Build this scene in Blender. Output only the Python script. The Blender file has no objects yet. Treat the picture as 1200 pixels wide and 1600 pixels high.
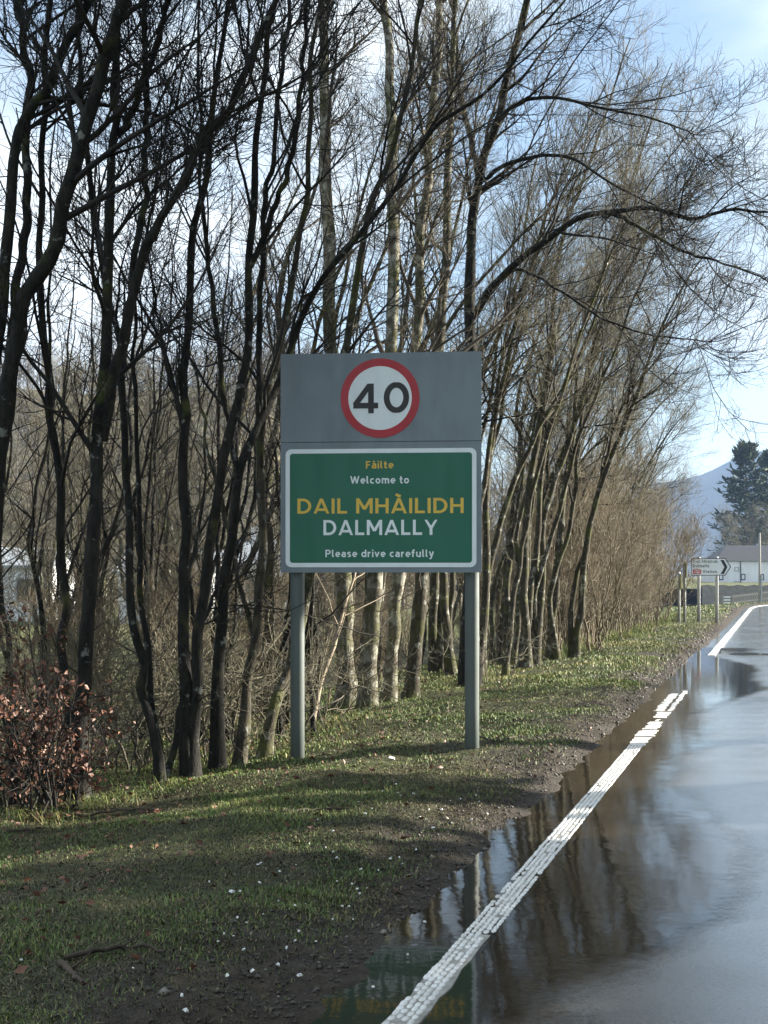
import bpy, math
import numpy as np
from mathutils import Vector, Matrix

# ------------------------------------------------------------------ camera, sky, sun, exposure
SC = bpy.context.scene
COL = SC.collection
F_PX, HOR, CAM_Z = 2200.0, 900.0, 1.35          # focal length in photo pixels, horizon row, eye height
SUN_AZ, SUN_EL = math.radians(74), math.radians(21)   # azimuth clockwise from +Y

cam_d = bpy.data.cameras.new('camera'); cam = bpy.data.objects.new('camera', cam_d); COL.objects.link(cam)
cam.location = (0, 0, CAM_Z); cam.rotation_euler = (math.radians(90), 0, 0)
cam_d.sensor_fit = 'VERTICAL'; cam_d.sensor_height = 36.0; cam_d.sensor_width = 27.0
cam_d.lens = 36.0 * F_PX / 1600.0
cam_d.shift_y = (HOR - 800.0) / 1600.0
cam_d.clip_start = 0.05; cam_d.clip_end = 6000
SC.camera = cam

W = bpy.data.worlds.new('World'); SC.world = W; W.use_nodes = True
def build_world():
    nt = W.node_tree; nt.nodes.clear(); N = nt.nodes.new; L = nt.links.new
    out = N('ShaderNodeOutputWorld'); bg = N('ShaderNodeBackground'); bg.inputs[1].default_value = 0.050
    sky = N('ShaderNodeTexSky'); sky.sky_type = 'NISHITA'; sky.sun_disc = False
    sky.sun_elevation = SUN_EL; sky.sun_rotation = SUN_AZ
    sky.air_density = 1.0; sky.dust_density = 0.5; sky.ozone_density = 1.0
    tc = N('ShaderNodeTexCoord'); mp = N('ShaderNodeMapping'); mp.inputs['Scale'].default_value = (1.0, 1.0, 1.7)
    mp.inputs['Location'].default_value = (-4.0, 3.0, 0.22)
    no = N('ShaderNodeTexNoise'); no.inputs['Scale'].default_value = 3.4; no.inputs['Detail'].default_value = 7; no.inputs['Roughness'].default_value = .55
    no.inputs['Distortion'].default_value = .3
    cr = N('ShaderNodeValToRGB'); cr.color_ramp.elements[0].position = .36; cr.color_ramp.elements[0].color = (.18, .18, .18, 1)
    cr.color_ramp.elements[1].position = .52; cr.color_ramp.elements[1].color = (.96, .96, .96, 1)
    n2 = N('ShaderNodeTexNoise'); n2.inputs['Scale'].default_value = 1.7; n2.inputs['Detail'].default_value = 5
    c2 = N('ShaderNodeValToRGB'); c2.color_ramp.elements[0].position = .35; c2.color_ramp.elements[0].color = (2.5, 3.3, 4.0, 1)
    c2.color_ramp.elements[1].position = .56; c2.color_ramp.elements[1].color = (5.9, 6.3, 6.45, 1)
    mx = N('ShaderNodeMix'); mx.data_type = 'RGBA'
    L(tc.outputs['Generated'], mp.inputs['Vector']); L(mp.outputs[0], no.inputs['Vector']); L(mp.outputs[0], n2.inputs['Vector'])
    L(no.outputs['Fac'], cr.inputs[0]); L(n2.outputs['Fac'], c2.inputs[0])
    L(cr.outputs[0], mx.inputs[0]); L(sky.outputs[0], mx.inputs[6]); L(c2.outputs[0], mx.inputs[7])
    L(mx.outputs[2], bg.inputs[0]); L(bg.outputs[0], out.inputs[0])
build_world()

sd = bpy.data.lights.new('sun', 'SUN'); sun = bpy.data.objects.new('sun', sd); COL.objects.link(sun)
sd.energy = 5.0; sd.angle = math.radians(.6); sd.color = (1.0, .92, .79)
SUN_DIR = Vector((math.sin(SUN_AZ) * math.cos(SUN_EL), math.cos(SUN_AZ) * math.cos(SUN_EL), math.sin(SUN_EL)))
sun.rotation_euler = SUN_DIR.to_track_quat('Z', 'Y').to_euler(); sun.location = (30, 10, 30)

SC.view_settings.view_transform = 'Standard'; SC.view_settings.look = 'None'
SC.view_settings.exposure = 2.25; SC.view_settings.gamma = 1.0; SC.view_settings.use_curve_mapping = False
try:
    SC.cycles.max_bounces = 6; SC.cycles.diffuse_bounces = 2; SC.cycles.transparent_max_bounces = 12
except Exception: pass

# ------------------------------------------------------------------ helpers
RA = math.atan(615.0 / F_PX); SA, CA = math.sin(RA), math.cos(RA)      # road bearing, to the right of the view
def pix(px, py, Y): return np.array([(px - 600.0) / F_PX * Y, Y, CAM_Z + (HOR - py) / F_PX * Y])
S_BEND, R_BEND = 60.0, 100.0
def road_xy(s, t):
    """road coordinates (s along, t to the right of the camera's line) to world"""
    s = np.asarray(s, float); t = np.asarray(t, float)
    a = np.clip((s - S_BEND) / R_BEND, 0, None)
    cs = np.where(s > S_BEND, S_BEND + R_BEND * np.sin(a), s)
    ct = np.where(s > S_BEND, R_BEND * (1 - np.cos(a)), 0.0)
    ls = cs - t * np.sin(a); lt = ct + t * np.cos(a)
    return ls * SA + lt * CA, ls * CA - lt * SA
def to_st(x, y): return x * SA + y * CA, x * CA - y * SA
T_K = np.array([-400, -60, -14, -8, -5.5, -4.2, -3.5, -2.8, -2.1, -1.75, -1.5, -1.38, -1.30])
Z_K = np.array([-1.0, -.9, -.70, -.42, -.16, -.09, -.04, .02, .055, .045, .012, -.012, -.045])
def smooth(a): a = np.clip(a, 0, 1); return a * a * (3 - 2 * a)
def drop(s): return -1.15 * smooth((np.asarray(s, float) - 62) / 66)
def lump(x, y):
    return (.030 * np.sin(2.1 * x + 1.3 * y) * np.sin(1.7 * y - .8 * x + 1) + .016 * np.sin(5.3 * x + 2.2 * y + 2) * np.sin(4.1 * y - 3 * x)
            + .008 * np.sin(13 * x + 5 * y) * np.sin(11 * y - 7 * x + .5))
def gz(s, t):
    s = np.asarray(s, float); t = np.asarray(t, float)
    x, y = road_xy(s, t)
    k = smooth((-1.36 - t) / .5)
    tw = t + (0.040 * np.sin(1.9 * s + .4) * np.sin(.83 * s + 1.1) + .022 * np.sin(5.7 * s + 2 * t) + .02 * np.sin(13.1 * s + 1)) * smooth((t + 2.6) / .6)   # ragged edge
    rough = (.012 * np.sin(9.1 * s + 4 * t) * np.sin(7.3 * s - 11 * t + 1) + .007 * np.sin(23 * s + 9 * t) * np.sin(19 * t - 8 * s)) * np.exp(-((t + 1.75) / .35) ** 2)
    return np.interp(tw, T_K, Z_K) + drop(s) + lump(x, y) * k + rough
def gxy(x, y):
    s, t = to_st(x, y); return float(gz(s, t))

def mesh_np(name, V, faces, mats, smooth_sh=True, midx=None, attrs=None):
    """faces: list of int arrays (n,k)"""
    V = np.ascontiguousarray(V, dtype=np.float32)
    me = bpy.data.meshes.new(name)
    me.vertices.add(len(V)); me.vertices.foreach_set('co', V.ravel())
    fl = [np.asarray(f, dtype=np.int32) for f in faces if len(f)]
    tot = np.concatenate([np.full(len(f), f.shape[1], dtype=np.int32) for f in fl])
    vi = np.concatenate([f.ravel() for f in fl])
    st = np.concatenate([[0], np.cumsum(tot)[:-1]]).astype(np.int32)
    me.loops.add(len(vi)); me.loops.foreach_set('vertex_index', vi)
    me.polygons.add(len(tot)); me.polygons.foreach_set('loop_start', st); me.polygons.foreach_set('loop_total', tot)
    if smooth_sh: me.polygons.foreach_set('use_smooth', np.ones(len(tot), dtype=bool))
    for m in (mats if isinstance(mats, (list, tuple)) else [mats]): me.materials.append(m)
    if midx is not None: me.polygons.foreach_set('material_index', np.asarray(midx, dtype=np.int32))
    if attrs:
        for k, a in attrs.items():
            at = me.attributes.new(k, 'FLOAT', 'POINT'); at.data.foreach_set('value', np.asarray(a, dtype=np.float32))
    me.update(calc_edges=True)
    return me
def obj(name, me, parent=None):
    o = bpy.data.objects.new(name, me); COL.objects.link(o)
    if parent is not None: o.parent = parent
    return o
def tag(o, label=None, cat=None, group=None, kind=None):
    if label: o['label'] = label
    if cat: o['category'] = cat
    if group: o['group'] = group
    if kind: o['kind'] = kind
    return o
def thing(name, label, cat, loc=(0, 0, 0), rz=0.0, group=None):
    o = bpy.data.objects.new(name, None); COL.objects.link(o); o.location = loc; o.rotation_euler = (0, 0, rz)
    o.empty_display_size = .2
    return tag(o, label, cat, group)
def dup(root, loc, rz=0.0, sc=1.0, label=None, group=None, tilt=(0, 0)):
    r = root.copy(); COL.objects.link(r); r.location = loc; r.rotation_euler = (tilt[0], tilt[1], rz); r.scale = (sc, sc, sc)
    if label: r['label'] = label
    if group: r['group'] = group
    for ch in list(root.children):
        c = ch.copy(); COL.objects.link(c); c.parent = r
        for g in list(ch.children):
            d = g.copy(); COL.objects.link(d); d.parent = c
    return r

class MB:
    """small mesh collector"""
    def __init__(s): s.V = []; s.F = []
    def add(s, V, F):
        b = len(s.V); s.V += [tuple(map(float, v)) for v in V]; s.F += [tuple(i + b for i in f) for f in F]; return s
    def box(s, x0, x1, y0, y1, z0, z1, bev=0.0):
        if bev <= 0:
            return s.add([(x0, y0, z0), (x1, y0, z0), (x1, y1, z0), (x0, y1, z0), (x0, y0, z1), (x1, y0, z1), (x1, y1, z1), (x0, y1, z1)],
                         [(3, 2, 1, 0), (4, 5, 6, 7), (0, 1, 5, 4), (1, 2, 6, 5), (2, 3, 7, 6), (3, 0, 4, 7)])
        return s.prism_xz([(x0 + bev, z0), (x1 - bev, z0), (x1, z0 + bev), (x1, z1 - bev), (x1 - bev, z1), (x0 + bev, z1), (x0, z1 - bev), (x0, z0 + bev)], y0, y1)
    def prism_xz(s, pts, y0, y1):
        n = len(pts)
        V = [(p[0], y0, p[1]) for p in pts] + [(p[0], y1, p[1]) for p in pts]
        F = [tuple(range(n)), tuple(range(2 * n - 1, n - 1, -1))] + [(i, i + n, (i + 1) % n + n, (i + 1) % n) for i in range(n)]
        return s.add(V, F)
    def ring_xz(s, outer, inner, y0, y1):
        n = len(outer)
        V = [(p[0], y0, p[1]) for p in outer] + [(p[0], y0, p[1]) for p in inner] + [(p[0], y1, p[1]) for p in outer] + [(p[0], y1, p[1]) for p in inner]
        F = []
        for i in range(n):
            j = (i + 1) % n
            F += [(i, j, n + j, n + i), (2 * n + j, 2 * n + i, 3 * n + i, 3 * n + j), (i, 2 * n + i, 2 * n + j, j), (n + i, n + j, 3 * n + j, 3 * n + i)]
        return s.add(V, F)
    def lathe(s, prof, n=20, c=(0, 0)):
        V = []; m = len(prof)
        for r, z in prof:
            for i in range(n):
                a = 2 * math.pi * i / n; V.append((c[0] + r * math.cos(a), c[1] + r * math.sin(a), z))
        F = [(k * n + i, k * n + (i + 1) % n, (k + 1) * n + (i + 1) % n, (k + 1) * n + i) for k in range(m - 1) for i in range(n)]
        F += [tuple(range(n - 1, -1, -1)), tuple((m - 1) * n + i for i in range(n))]
        return s.add(V, F)
    def build(s, name, mat, parent=None, sm=False):
        me = bpy.data.meshes.new(name); me.from_pydata(s.V, [], s.F); me.materials.append(mat)
        if sm:
            me.polygons.foreach_set('use_smooth', np.array([len(p.vertices) == 4 for p in me.polygons]))
        me.update(); return obj(name, me, parent)

def rrect(x0, x1, z0, z1, r, n=6):
    P = []
    for cx, cz, a0 in ((x1 - r, z1 - r, 0), (x0 + r, z1 - r, 90), (x0 + r, z0 + r, 180), (x1 - r, z0 + r, 270)):
        for i in range(n + 1):
            a = math.radians(a0 + 90 * i / n); P.append((cx + r * math.cos(a), cz + r * math.sin(a)))
    return P
def circ(cx, cz, r, n=64): return [(cx + r * math.cos(2 * math.pi * i / n), cz + r * math.sin(2 * math.pi * i / n)) for i in range(n)]

# ------------------------------------------------------------------ materials
class NT:
    def __init__(s, name):
        s.m = bpy.data.materials.new(name); s.m.use_nodes = True; s.t = s.m.node_tree
        s.b = s.t.nodes['Principled BSDF']; s.out = s.t.nodes['Material Output']
    def n(s, ty, **kw):
        nd = s.t.nodes.new(ty)
        for k, v in kw.items(): nd.inputs[k].default_value = v
        return nd
    def l(s, a, b): s.t.links.new(a, b)
    def coord(s, kind='Object', scale=(1, 1, 1)):
        tc = s.n('ShaderNodeTexCoord'); mp = s.n('ShaderNodeMapping'); mp.inputs['Scale'].default_value = scale
        s.l(tc.outputs[kind], mp.inputs['Vector']); return mp.outputs[0]
    def noise(s, vec, scale, detail=4, rough=.55):
        nd = s.n('ShaderNodeTexNoise', Scale=scale, Detail=detail, Roughness=rough); s.l(vec, nd.inputs['Vector']); return nd.outputs['Fac']
    def ramp(s, fac, stops):
        r = s.n('ShaderNodeValToRGB'); e = r.color_ramp.elements
        while len(e) < len(stops): e.new(.5)
        for i, (p, c) in enumerate(stops):
            e[i].position = p; e[i].color = (c, c, c, 1) if np.isscalar(c) else (*c, 1)
        s.l(fac, r.inputs[0]); return r.outputs[0]
    def mix(s, fac, a, b, mode='MIX'):
        m = s.n('ShaderNodeMix'); m.data_type = 'RGBA'; m.blend_type = mode
        for sock, v in ((m.inputs[0], fac), (m.inputs[6], a), (m.inputs[7], b)):
            if hasattr(v, 'is_output'): s.l(v, sock)
            else: sock.default_value = v if sock is m.inputs[0] else (*v, 1)
        return m.outputs[2]
    def math(s, op, a, b=0.0, clamp=False):
        m = s.n('ShaderNodeMath'); m.operation = op; m.use_clamp = clamp
        for sock, v in ((m.inputs[0], a), (m.inputs[1], b)):
            if hasattr(v, 'is_output'): s.l(v, sock)
            else: sock.default_value = v
        return m.outputs[0]
    def bump(s, h, strength=.5, dist=.01):
        b = s.n('ShaderNodeBump'); b.inputs['Strength'].default_value = strength; b.inputs['Distance'].default_value = dist
        s.l(h, b.inputs['Height']); s.l(b.outputs[0], s.b.inputs['Normal']); return b
    def set(s, color=None, rough=None, metal=None, spec=None):
        for k, v in (('Base Color', color), ('Roughness', rough), ('Metallic', metal), ('Specular IOR Level', spec)):
            if v is None: continue
            if hasattr(v, 'is_output'): s.l(v, s.b.inputs[k])
            else: s.b.inputs[k].default_value = (*v, 1) if k == 'Base Color' else v
        return s.m
    def attr(s, name):
        a = s.n('ShaderNodeAttribute'); a.attribute_name = name; return a.outputs['Fac']
    def objrand(s): return s.n('ShaderNodeObjectInfo').outputs['Random']

def mat_paint(name, col, rough=.45, dirt=.25, scale=6.0, grime=(.05, .05, .045)):
    k = NT(name); v = k.coord('Object', (1, 1, .35)); f = k.noise(v, scale, 6, .65)
    d = k.ramp(f, [(.42, 0.0), (.75, dirt)])
    c = k.mix(d, col, grime)
    return k.set(c, k.ramp(k.noise(v, scale * 2, 3), [(.3, rough * .8), (.7, rough * 1.25)]))

def mat_bark(name, dark, light, lichen=.25, moss=.3, pale=(.36, .37, .33)):
    k = NT(name); v = k.coord('Object', (1, 1, .35)); v1 = k.coord('Object')
    f = k.noise(v, 22, 5, .65); c = k.mix(k.ramp(f, [(.35, 0.), (.65, 1.)]), dark, light)
    lp = k.ramp(k.noise(v1, 9, 4, .6), [(.60 - lichen * .25, 0.), (.66 - lichen * .2, 1.)])
    c = k.mix(k.math('MULTIPLY', lp, .75), c, pale)
    mp = k.ramp(k.noise(v1, 3.2, 4, .6), [(.62 - moss * .3, 0.), (.74 - moss * .25, 1.)])
    c = k.mix(k.math('MULTIPLY', mp, .7), c, (.075, .085, .022))
    k.bump(k.noise(v, 40, 4, .7), .8, .02)
    return k.set(c, .88, spec=.2)
def mat_twig(name, a, b):
    k = NT(name); v = k.coord('Object'); c = k.mix(k.ramp(k.noise(v, 2.5, 3), [(.35, 0.), (.65, 1.)]), a, b)
    return k.set(c, .75, spec=.25)

M = {}
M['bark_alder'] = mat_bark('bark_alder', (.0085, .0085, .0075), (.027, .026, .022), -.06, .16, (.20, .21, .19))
M['bark_birch'] = mat_bark('bark_birch', (.05, .045, .035), (.16, .145, .11), .40, .50, (.34, .34, .29))
M['bark_row'] = mat_bark('bark_row', (.026, .024, .018), (.085, .076, .055), .10, .38, (.30, .31, .27))
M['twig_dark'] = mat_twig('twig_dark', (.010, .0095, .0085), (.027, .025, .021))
M['twig_brown'] = mat_twig('twig_brown', (.040, .035, .029), (.100, .087, .066))
M['twig_olive'] = mat_twig('twig_olive', (.075, .070, .048), (.195, .180, .122))
M['twig_straw'] = mat_twig('twig_straw', (.10, .084, .057), (.22, .185, .125))

# ------------------------------------------------------------------ tree growing (numpy)
def nrm(a): return a / (np.linalg.norm(a, axis=-1, keepdims=True) + 1e-9)
def grow(rng, st, d, ln, K, wig, trop=(0, 0, 0), amt=0.0, amt_end=None):
    N_ = len(st); P = np.zeros((N_, K, 3)); P[:, 0] = st; d = nrm(d); tr = np.asarray(trop, float)
    amt_end = amt if amt_end is None else amt_end
    for k in range(1, K):
        a = amt + (amt_end - amt) * k / (K - 1)
        d = nrm(d + rng.normal(0, wig, (N_, 3)) + tr * a)
        P[:, k] = P[:, k - 1] + d * (ln / (K - 1))[:, None]
    return P
def sample(P, R, idx, u):
    K = P.shape[1]; f = u * (K - 1); i = np.minimum(f.astype(int), K - 2); w = (f - i)[:, None]
    p = P[idx, i] * (1 - w) + P[idx, i + 1] * w; tn = nrm(P[idx, i + 1] - P[idx, i]); r = R[idx, i] * (1 - w[:, 0]) + R[idx, i + 1] * w[:, 0]
    return p, tn, r
def branch(rng, P, R, n, u0, u1, ang, ln, K, rr, rtip, wig, trop, amt, amt_end=None, bias=None, upow=1.0):
    """n children for each polyline; ln=(lo,hi) as metres"""
    N_ = len(P); n = int(n)
    idx = np.repeat(np.arange(N_), n); u = u0 + (u1 - u0) * rng.random(N_ * n) ** upow
    p, tn, r = sample(P, R, idx, u)
    rv = rng.normal(0, 1, (N_ * n, 3))
    if bias is not None: rv += np.asarray(bias)
    pe = nrm(rv - tn * (rv * tn).sum(-1, keepdims=True))
    a = np.radians(rng.uniform(ang[0], ang[1], N_ * n))[:, None]
    d = tn * np.cos(a) + pe * np.sin(a)
    L_ = rng.uniform(ln[0], ln[1], N_ * n) * (1.15 - .55 * u)
    C = grow(rng, p, d, L_, K, wig, trop, amt, amt_end)
    r0 = np.maximum(r * rr, rtip * 1.2); k = np.linspace(0, 1, K)[None]
    Rc = r0[:, None] * (1 - k) ** .9 + rtip * k
    return C, Rc
def tubes(P, R, S):
    N_, K, _ = P.shape
    T = np.gradient(P, axis=1); T = nrm(T); m = nrm(P[:, -1] - P[:, 0])
    ref = np.where(np.abs(m[:, 2:3]) > .8, np.array([[1., .3, 0.]]), np.array([[.1, .2, 1.]]))[:, None, :]
    U = nrm(ref - T * (T * ref).sum(-1, keepdims=True)); Vv = np.cross(T, U)
    th = np.linspace(0, 2 * np.pi, S, endpoint=False)
    X = P[:, :, None, :] + R[:, :, None, None] * (np.cos(th)[None, None, :, None] * U[:, :, None, :] + np.sin(th)[None, None, :, None] * Vv[:, :, None, :])
    ii = (np.arange(N_)[:, None, None] * K * S + np.arange(K - 1)[None, :, None] * S)
    a = np.arange(S)[None, None, :]; b = (a + 1) % S
    q = np.stack([ii + a, ii + b, ii + S + b, ii + S + a], -1).reshape(-1, 4)
    return X.reshape(-1, 3), q
def join(parts):
    V, Q, o = [], [], 0
    for v, q in parts: V.append(v); Q.append(q + o); o += len(v)
    return np.concatenate(V), np.concatenate(Q)
def resample(ctrl, K):
    """Catmull-Rom through control rows (any width)"""
    c = np.asarray(ctrl, float); c = np.vstack([2 * c[0] - c[1], c, 2 * c[-1] - c[-2]]); n = len(c) - 3
    u = np.linspace(0, n - 1e-6, K); i = u.astype(int); f = (u - i)[:, None]
    p0, p1, p2, p3 = c[i], c[i + 1], c[i + 2], c[i + 3]
    return .5 * (2 * p1 + (p2 - p0) * f + (2 * p0 - 5 * p1 + 4 * p2 - p3) * f ** 2 + (3 * p1 - p0 - 3 * p2 + p3) * f ** 3)

def tree_meshes(rng, stems, radii, p):
    """stems: list of (K,3) arrays in local coords, radii list; p: crown numbers. returns list of (partname, mesh)"""
    out = []
    K = 26
    kp = p.get('keep')
    flt = (lambda a, b: (lambda m: (a[m], b[m]))(kp(a))) if kp else (lambda a, b: (a, b))
    SP = np.stack([resample(s, K) for s in stems]); SR = np.stack([resample(np.asarray(r)[:, None], K)[:, 0] for r in radii])
    SR = np.maximum(SR, .004)
    SP[:, 1:-1] += rng.normal(0, .012, SP[:, 1:-1].shape) * np.array([1, 1, .2])
    for i in range(len(SP)):
        hi = 60
        Pp = resample(SP[i], hi)[None]; Rr = resample(SR[i][:, None], hi)[:, 0][None]
        Rr = Rr * (1 + .10 * rng.normal(0, 1, Rr.shape).clip(-1.5, 1.5) * .6)
        Rr[0, :4] *= np.array([1.75, 1.42, 1.2, 1.08]) if SP[i][0, 2] < .25 else np.array([.45, .7, .9, 1.])
        v, q = tubes(Pp, Rr, 9 if Rr.max() > .03 else 6)
        out.append(('trunk', mesh_np('trunk', v, [q], p['bark'])))
    tr, al = p.get('trop', (0, 0, 1)), p.get('lean', .12)
    A, AR = branch(rng, SP, SR, p['n1'], p.get('u0', .25), .98, p.get('ang', (25, 60)), p['l1'], 9, p.get('rr', .5), .004, .10, tr, .03, al, p.get('bias'), upow=p.get('upow', .8)); A, AR = flt(A, AR)
    B, BR = branch(rng, A, AR, p['n2'], .12, .97, (25, 60), p['l2'], 6, .55, .0026, .13, p.get('trop2', (0, 0, 1)), .02, .16, p.get('bias')); B, BR = flt(B, BR)
    v, q = join([tubes(A, AR, 5), tubes(B, BR, 4)])
    out.append(('limbs', mesh_np('limbs', v, [q], p['limb'])))
    sets = []
    C, CR = branch(rng, B, BR, p['n3'], .1, .97, (25, 65), p['l3'], 4, .6, .0016, .16, p.get('trop2', (0, 0, 1)), .05, .22); C, CR = flt(C, CR)
    sets.append(tubes(C, CR * p.get('tw', 1), 3))
    if p.get('n4'):
        D, DR = branch(rng, C, CR, p['n4'], .15, .95, (30, 65), p['l4'], 3, .7, .0013, .16, (0, 0, 1), .1); D, DR = flt(D, DR)
        sets.append(tubes(D, DR * p.get('tw', 1), 3))
    Dd, Dr = branch(rng, A, AR, max(2, p['n2'] // 2), .05, .9, (35, 80), (p['l3'][0], p['l3'][1]), 4, .35, .0016, .15, (0, 0, 1), .08); Dd, Dr = flt(Dd, Dr)
    sets.append(tubes(Dd, Dr, 3))
    E_, Er = branch(rng, SP, SR, p.get('ns', 30), .06, .95, (40, 90), (.06, .45), 4, .12, .0018, .2, (0, 0, 1), .08)   # epicormic shoots
    sets.append(tubes(E_, np.minimum(Er, .006), 3))
    v, q = join(sets)
    out.append(('crown', mesh_np('crown', v, [q], p['twig'])))
    return out
def plant(name, label, cat, parts, loc, rz=0, group=None):
    t = thing(name, label, cat, loc, rz, group)
    for n, me in parts:
        o = obj(n, me, t)
        if n in ('crown', 'limbs'): o['kind'] = 'stuff'
    return t
# ------------------------------------------------------------------ ground, road, water
def strip(name, S, T, zf, mat, attrs=None):
    s, t = np.meshgrid(S, T, indexing='ij'); x, y = road_xy(s, t); z = zf(s, t)
    V = np.stack([x, y, z], -1).reshape(-1, 3); n, m = len(S), len(T)
    i = (np.arange(n - 1)[:, None] * m + np.arange(m - 1)[None, :]).ravel()
    F = np.stack([i, i + 1, i + m + 1, i + m], -1)
    return obj(name, mesh_np(name, V, [F], mat, True, None, {'t': t.ravel(), 's': s.ravel()}))

# --- verge soil
k = NT('verge_soil'); v = k.coord('Object'); t_ = k.attr('t')
n1 = k.noise(v, 1.6, 5, .6); n2 = k.noise(v, 14, 5, .65); n3 = k.noise(v, 60, 3, .6)
mud = k.mix(k.ramp(n2, [(.3, 0.), (.7, 1.)]), (.014, .011, .008), (.060, .048, .034))
moss = k.mix(k.ramp(n2, [(.3, 0.), (.7, 1.)]), (.018, .021, .009), (.075, .078, .028))
edge = k.math('MULTIPLY', k.math('ADD', t_, 2.05), 2.2)                      # 1 near the road edge
fm = k.math('ADD', k.math('SUBTRACT', k.ramp(n1, [(.38, 0.), (.62, 1.)]), edge), 0.0, True)
c = k.mix(fm, mud, moss)
c = k.mix(k.ramp(n3, [(.66, 0.), (.72, .5)]), c, (.14, .125, .105))
k.bump(k.math('ADD', k.math('MULTIPLY', n3, .35), n2), 1.0, .05)
M['soil'] = k.set(c, k.ramp(n1, [(.3, .6), (.65, .9)]), spec=.25)
S1 = np.concatenate([np.arange(1.5, 16, .055), np.arange(16, 46, .16), np.arange(46, 175, 1.2)])
T1 = np.concatenate([-np.arange(1.24, 4.6, .055), -np.arange(4.6, 9.1, .3)])[::-1]
verge = tag(strip('verge', S1, T1, gz, M['soil']), 'muddy grass verge running beside the wet road', kind='structure')

k = NT('field_grass'); v = k.coord('Object')
c = k.mix(k.noise(v, .35, 5), (.045, .065, .020), (.12, .13, .045)); c = k.mix(k.ramp(k.noise(v, 3, 5), [(.4, 0.), (.7, .7)]), c, (.13, .11, .055))
k.bump(k.noise(v, 9, 4), 1.0, .1); M['field'] = k.set(c, .9, spec=.2)
tag(strip('field', np.concatenate([np.arange(-10, 60, 2.), np.arange(60, 230, 6)]), -np.array([8.9, 10, 12, 14, 18, 25, 40, 60, 90, 140])[::-1], gz, M['field']), 'rough grass field behind the trees', kind='structure')
tag(strip('far_verge', np.concatenate([np.arange(-10, 60, 2.), np.arange(60, 200, 5)]), np.array([5.3, 5.6, 6.5, 8, 12, 20, 40, 70]),
          lambda s, t: np.interp(t, [5.3, 5.6, 7, 70], [-.05, .04, .12, .6]) + drop(s), M['field']), 'grass verge across the road', kind='structure')
mb = MB(); mb.add([(-2500, -300, -1.6), (2500, -300, -1.6), (2500, 4000, -1.6), (-2500, 4000, -1.6)], [(0, 1, 2, 3)])
tag(mb.build('ground', M['field']), 'grass ground to the horizon', kind='structure')

# --- road
def road_z(s, t):
    x, y = road_xy(s, t)
    cam_ = np.interp(t, [-1.6, -1.1, -.55, 2.1, 5.6], [-.032, -.021, -.0078, .050, -.04])
    dip = (.0045 * np.sin(.55 * s + .6) + .0050 * np.sin(1.25 * s + 2.2) + .003 * np.sin(.9 * s + 2.3 * t) + .0016 * np.sin(4.2 * s + 5 * t) * np.sin(3 * t + 1)
           + .0012 * np.sin(9 * s - 6 * t + 1) * np.sin(7 * t + 4 * s))
    rut = -.009 * np.exp(-((s - 25.3) / .55) ** 2) * smooth((t + .9) / .3) * 2.6       # cross-drain hollow that holds a strip of water
    low = -.016 * np.exp(-((s - 18.5) / 4.5) ** 2) * np.exp(-((t + 1.2) / 1.0) ** 2) - .008 * np.exp(-((s - 4.8) / 2.4) ** 2) * np.exp(-((t + .55) / .6) ** 2)
    low = low - .007 * np.exp(-((s - 9.5) / 2.0) ** 2) * np.exp(-((t + .9) / .8) ** 2)
    fade = 1 - smooth((s - 26) / 4)
    return cam_ + (dip + rut + low) * fade + drop(s)
k = NT('wet_asphalt'); v = k.coord('Object'); vs = k.coord('Object', (1, 1, 1))
agg = k.noise(v, 95, 4, .75); big = k.noise(v, .9, 5, .6); mid = k.noise(v, 7, 4, .6)
c = k.mix(k.ramp(agg, [(.35, 0.), (.7, 1.)]), (.012, .013, .015), (.11, .11, .108))
c = k.mix(k.math('MULTIPLY', k.ramp(mid, [(.45, 0.), (.8, 1.)]), .35), c, (.07, .058, .042))
k.b.inputs['Coat Weight'].default_value = 1.0; k.b.inputs['Coat IOR'].default_value = 1.95
k.l(k.ramp(big, [(.36, .05), (.66, .15)]), k.b.inputs['Coat Roughness'])
k.bump(k.math('ADD', agg, k.math('MULTIPLY', mid, .6)), .35, .003)
cb = k.n('ShaderNodeBump'); cb.inputs['Strength'].default_value = .30; cb.inputs['Distance'].default_value = .003; k.l(agg, cb.inputs['Height']); k.l(cb.outputs[0], k.b.inputs['Coat Normal'])
M['asphalt'] = k.set(c, .55, spec=.5)
SR_ = np.concatenate([np.arange(-6, 2, .5), np.arange(2, 31, .05), np.arange(31, 60, .4), np.arange(60, 180, 1.5)])
TR_ = np.concatenate([np.arange(-1.62, .9, .045), np.arange(.9, 5.6, .2)])
tag(strip('road', SR_, TR_, road_z, M['asphalt']), 'wet asphalt road with standing water', kind='structure')

k = NT('puddle_water'); v = k.coord('Object', (1, 1, 1))
t = k.t; t.nodes.remove(k.b)
rip = k.noise(v, 5.5, 3, .5); rip2 = k.noise(v, 26, 2, .5)
bp = k.n('ShaderNodeBump'); bp.inputs['Strength'].default_value = .22; bp.inputs['Distance'].default_value = .004
k.l(k.math('ADD', rip, k.math('MULTIPLY', rip2, .12)), bp.inputs['Height'])
fr = k.n('ShaderNodeFresnel', IOR=1.52); gl = k.n('ShaderNodeBsdfGlossy', Roughness=.05); gl.inputs['Color'].default_value = (.97, .97, .97, 1)
tp = k.n('ShaderNodeBsdfTransparent'); tp.inputs['Color'].default_value = (.62, .52, .40, 1)
df = k.n('ShaderNodeBsdfDiffuse'); df.inputs['Color'].default_value = (.034, .027, .018, 1)
m1 = k.n('ShaderNodeMixShader'); m1.inputs[0].default_value = .55; m2 = k.n('ShaderNodeMixShader')
k.l(bp.outputs[0], gl.inputs['Normal']); k.l(bp.outputs[0], fr.inputs['Normal'])
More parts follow.
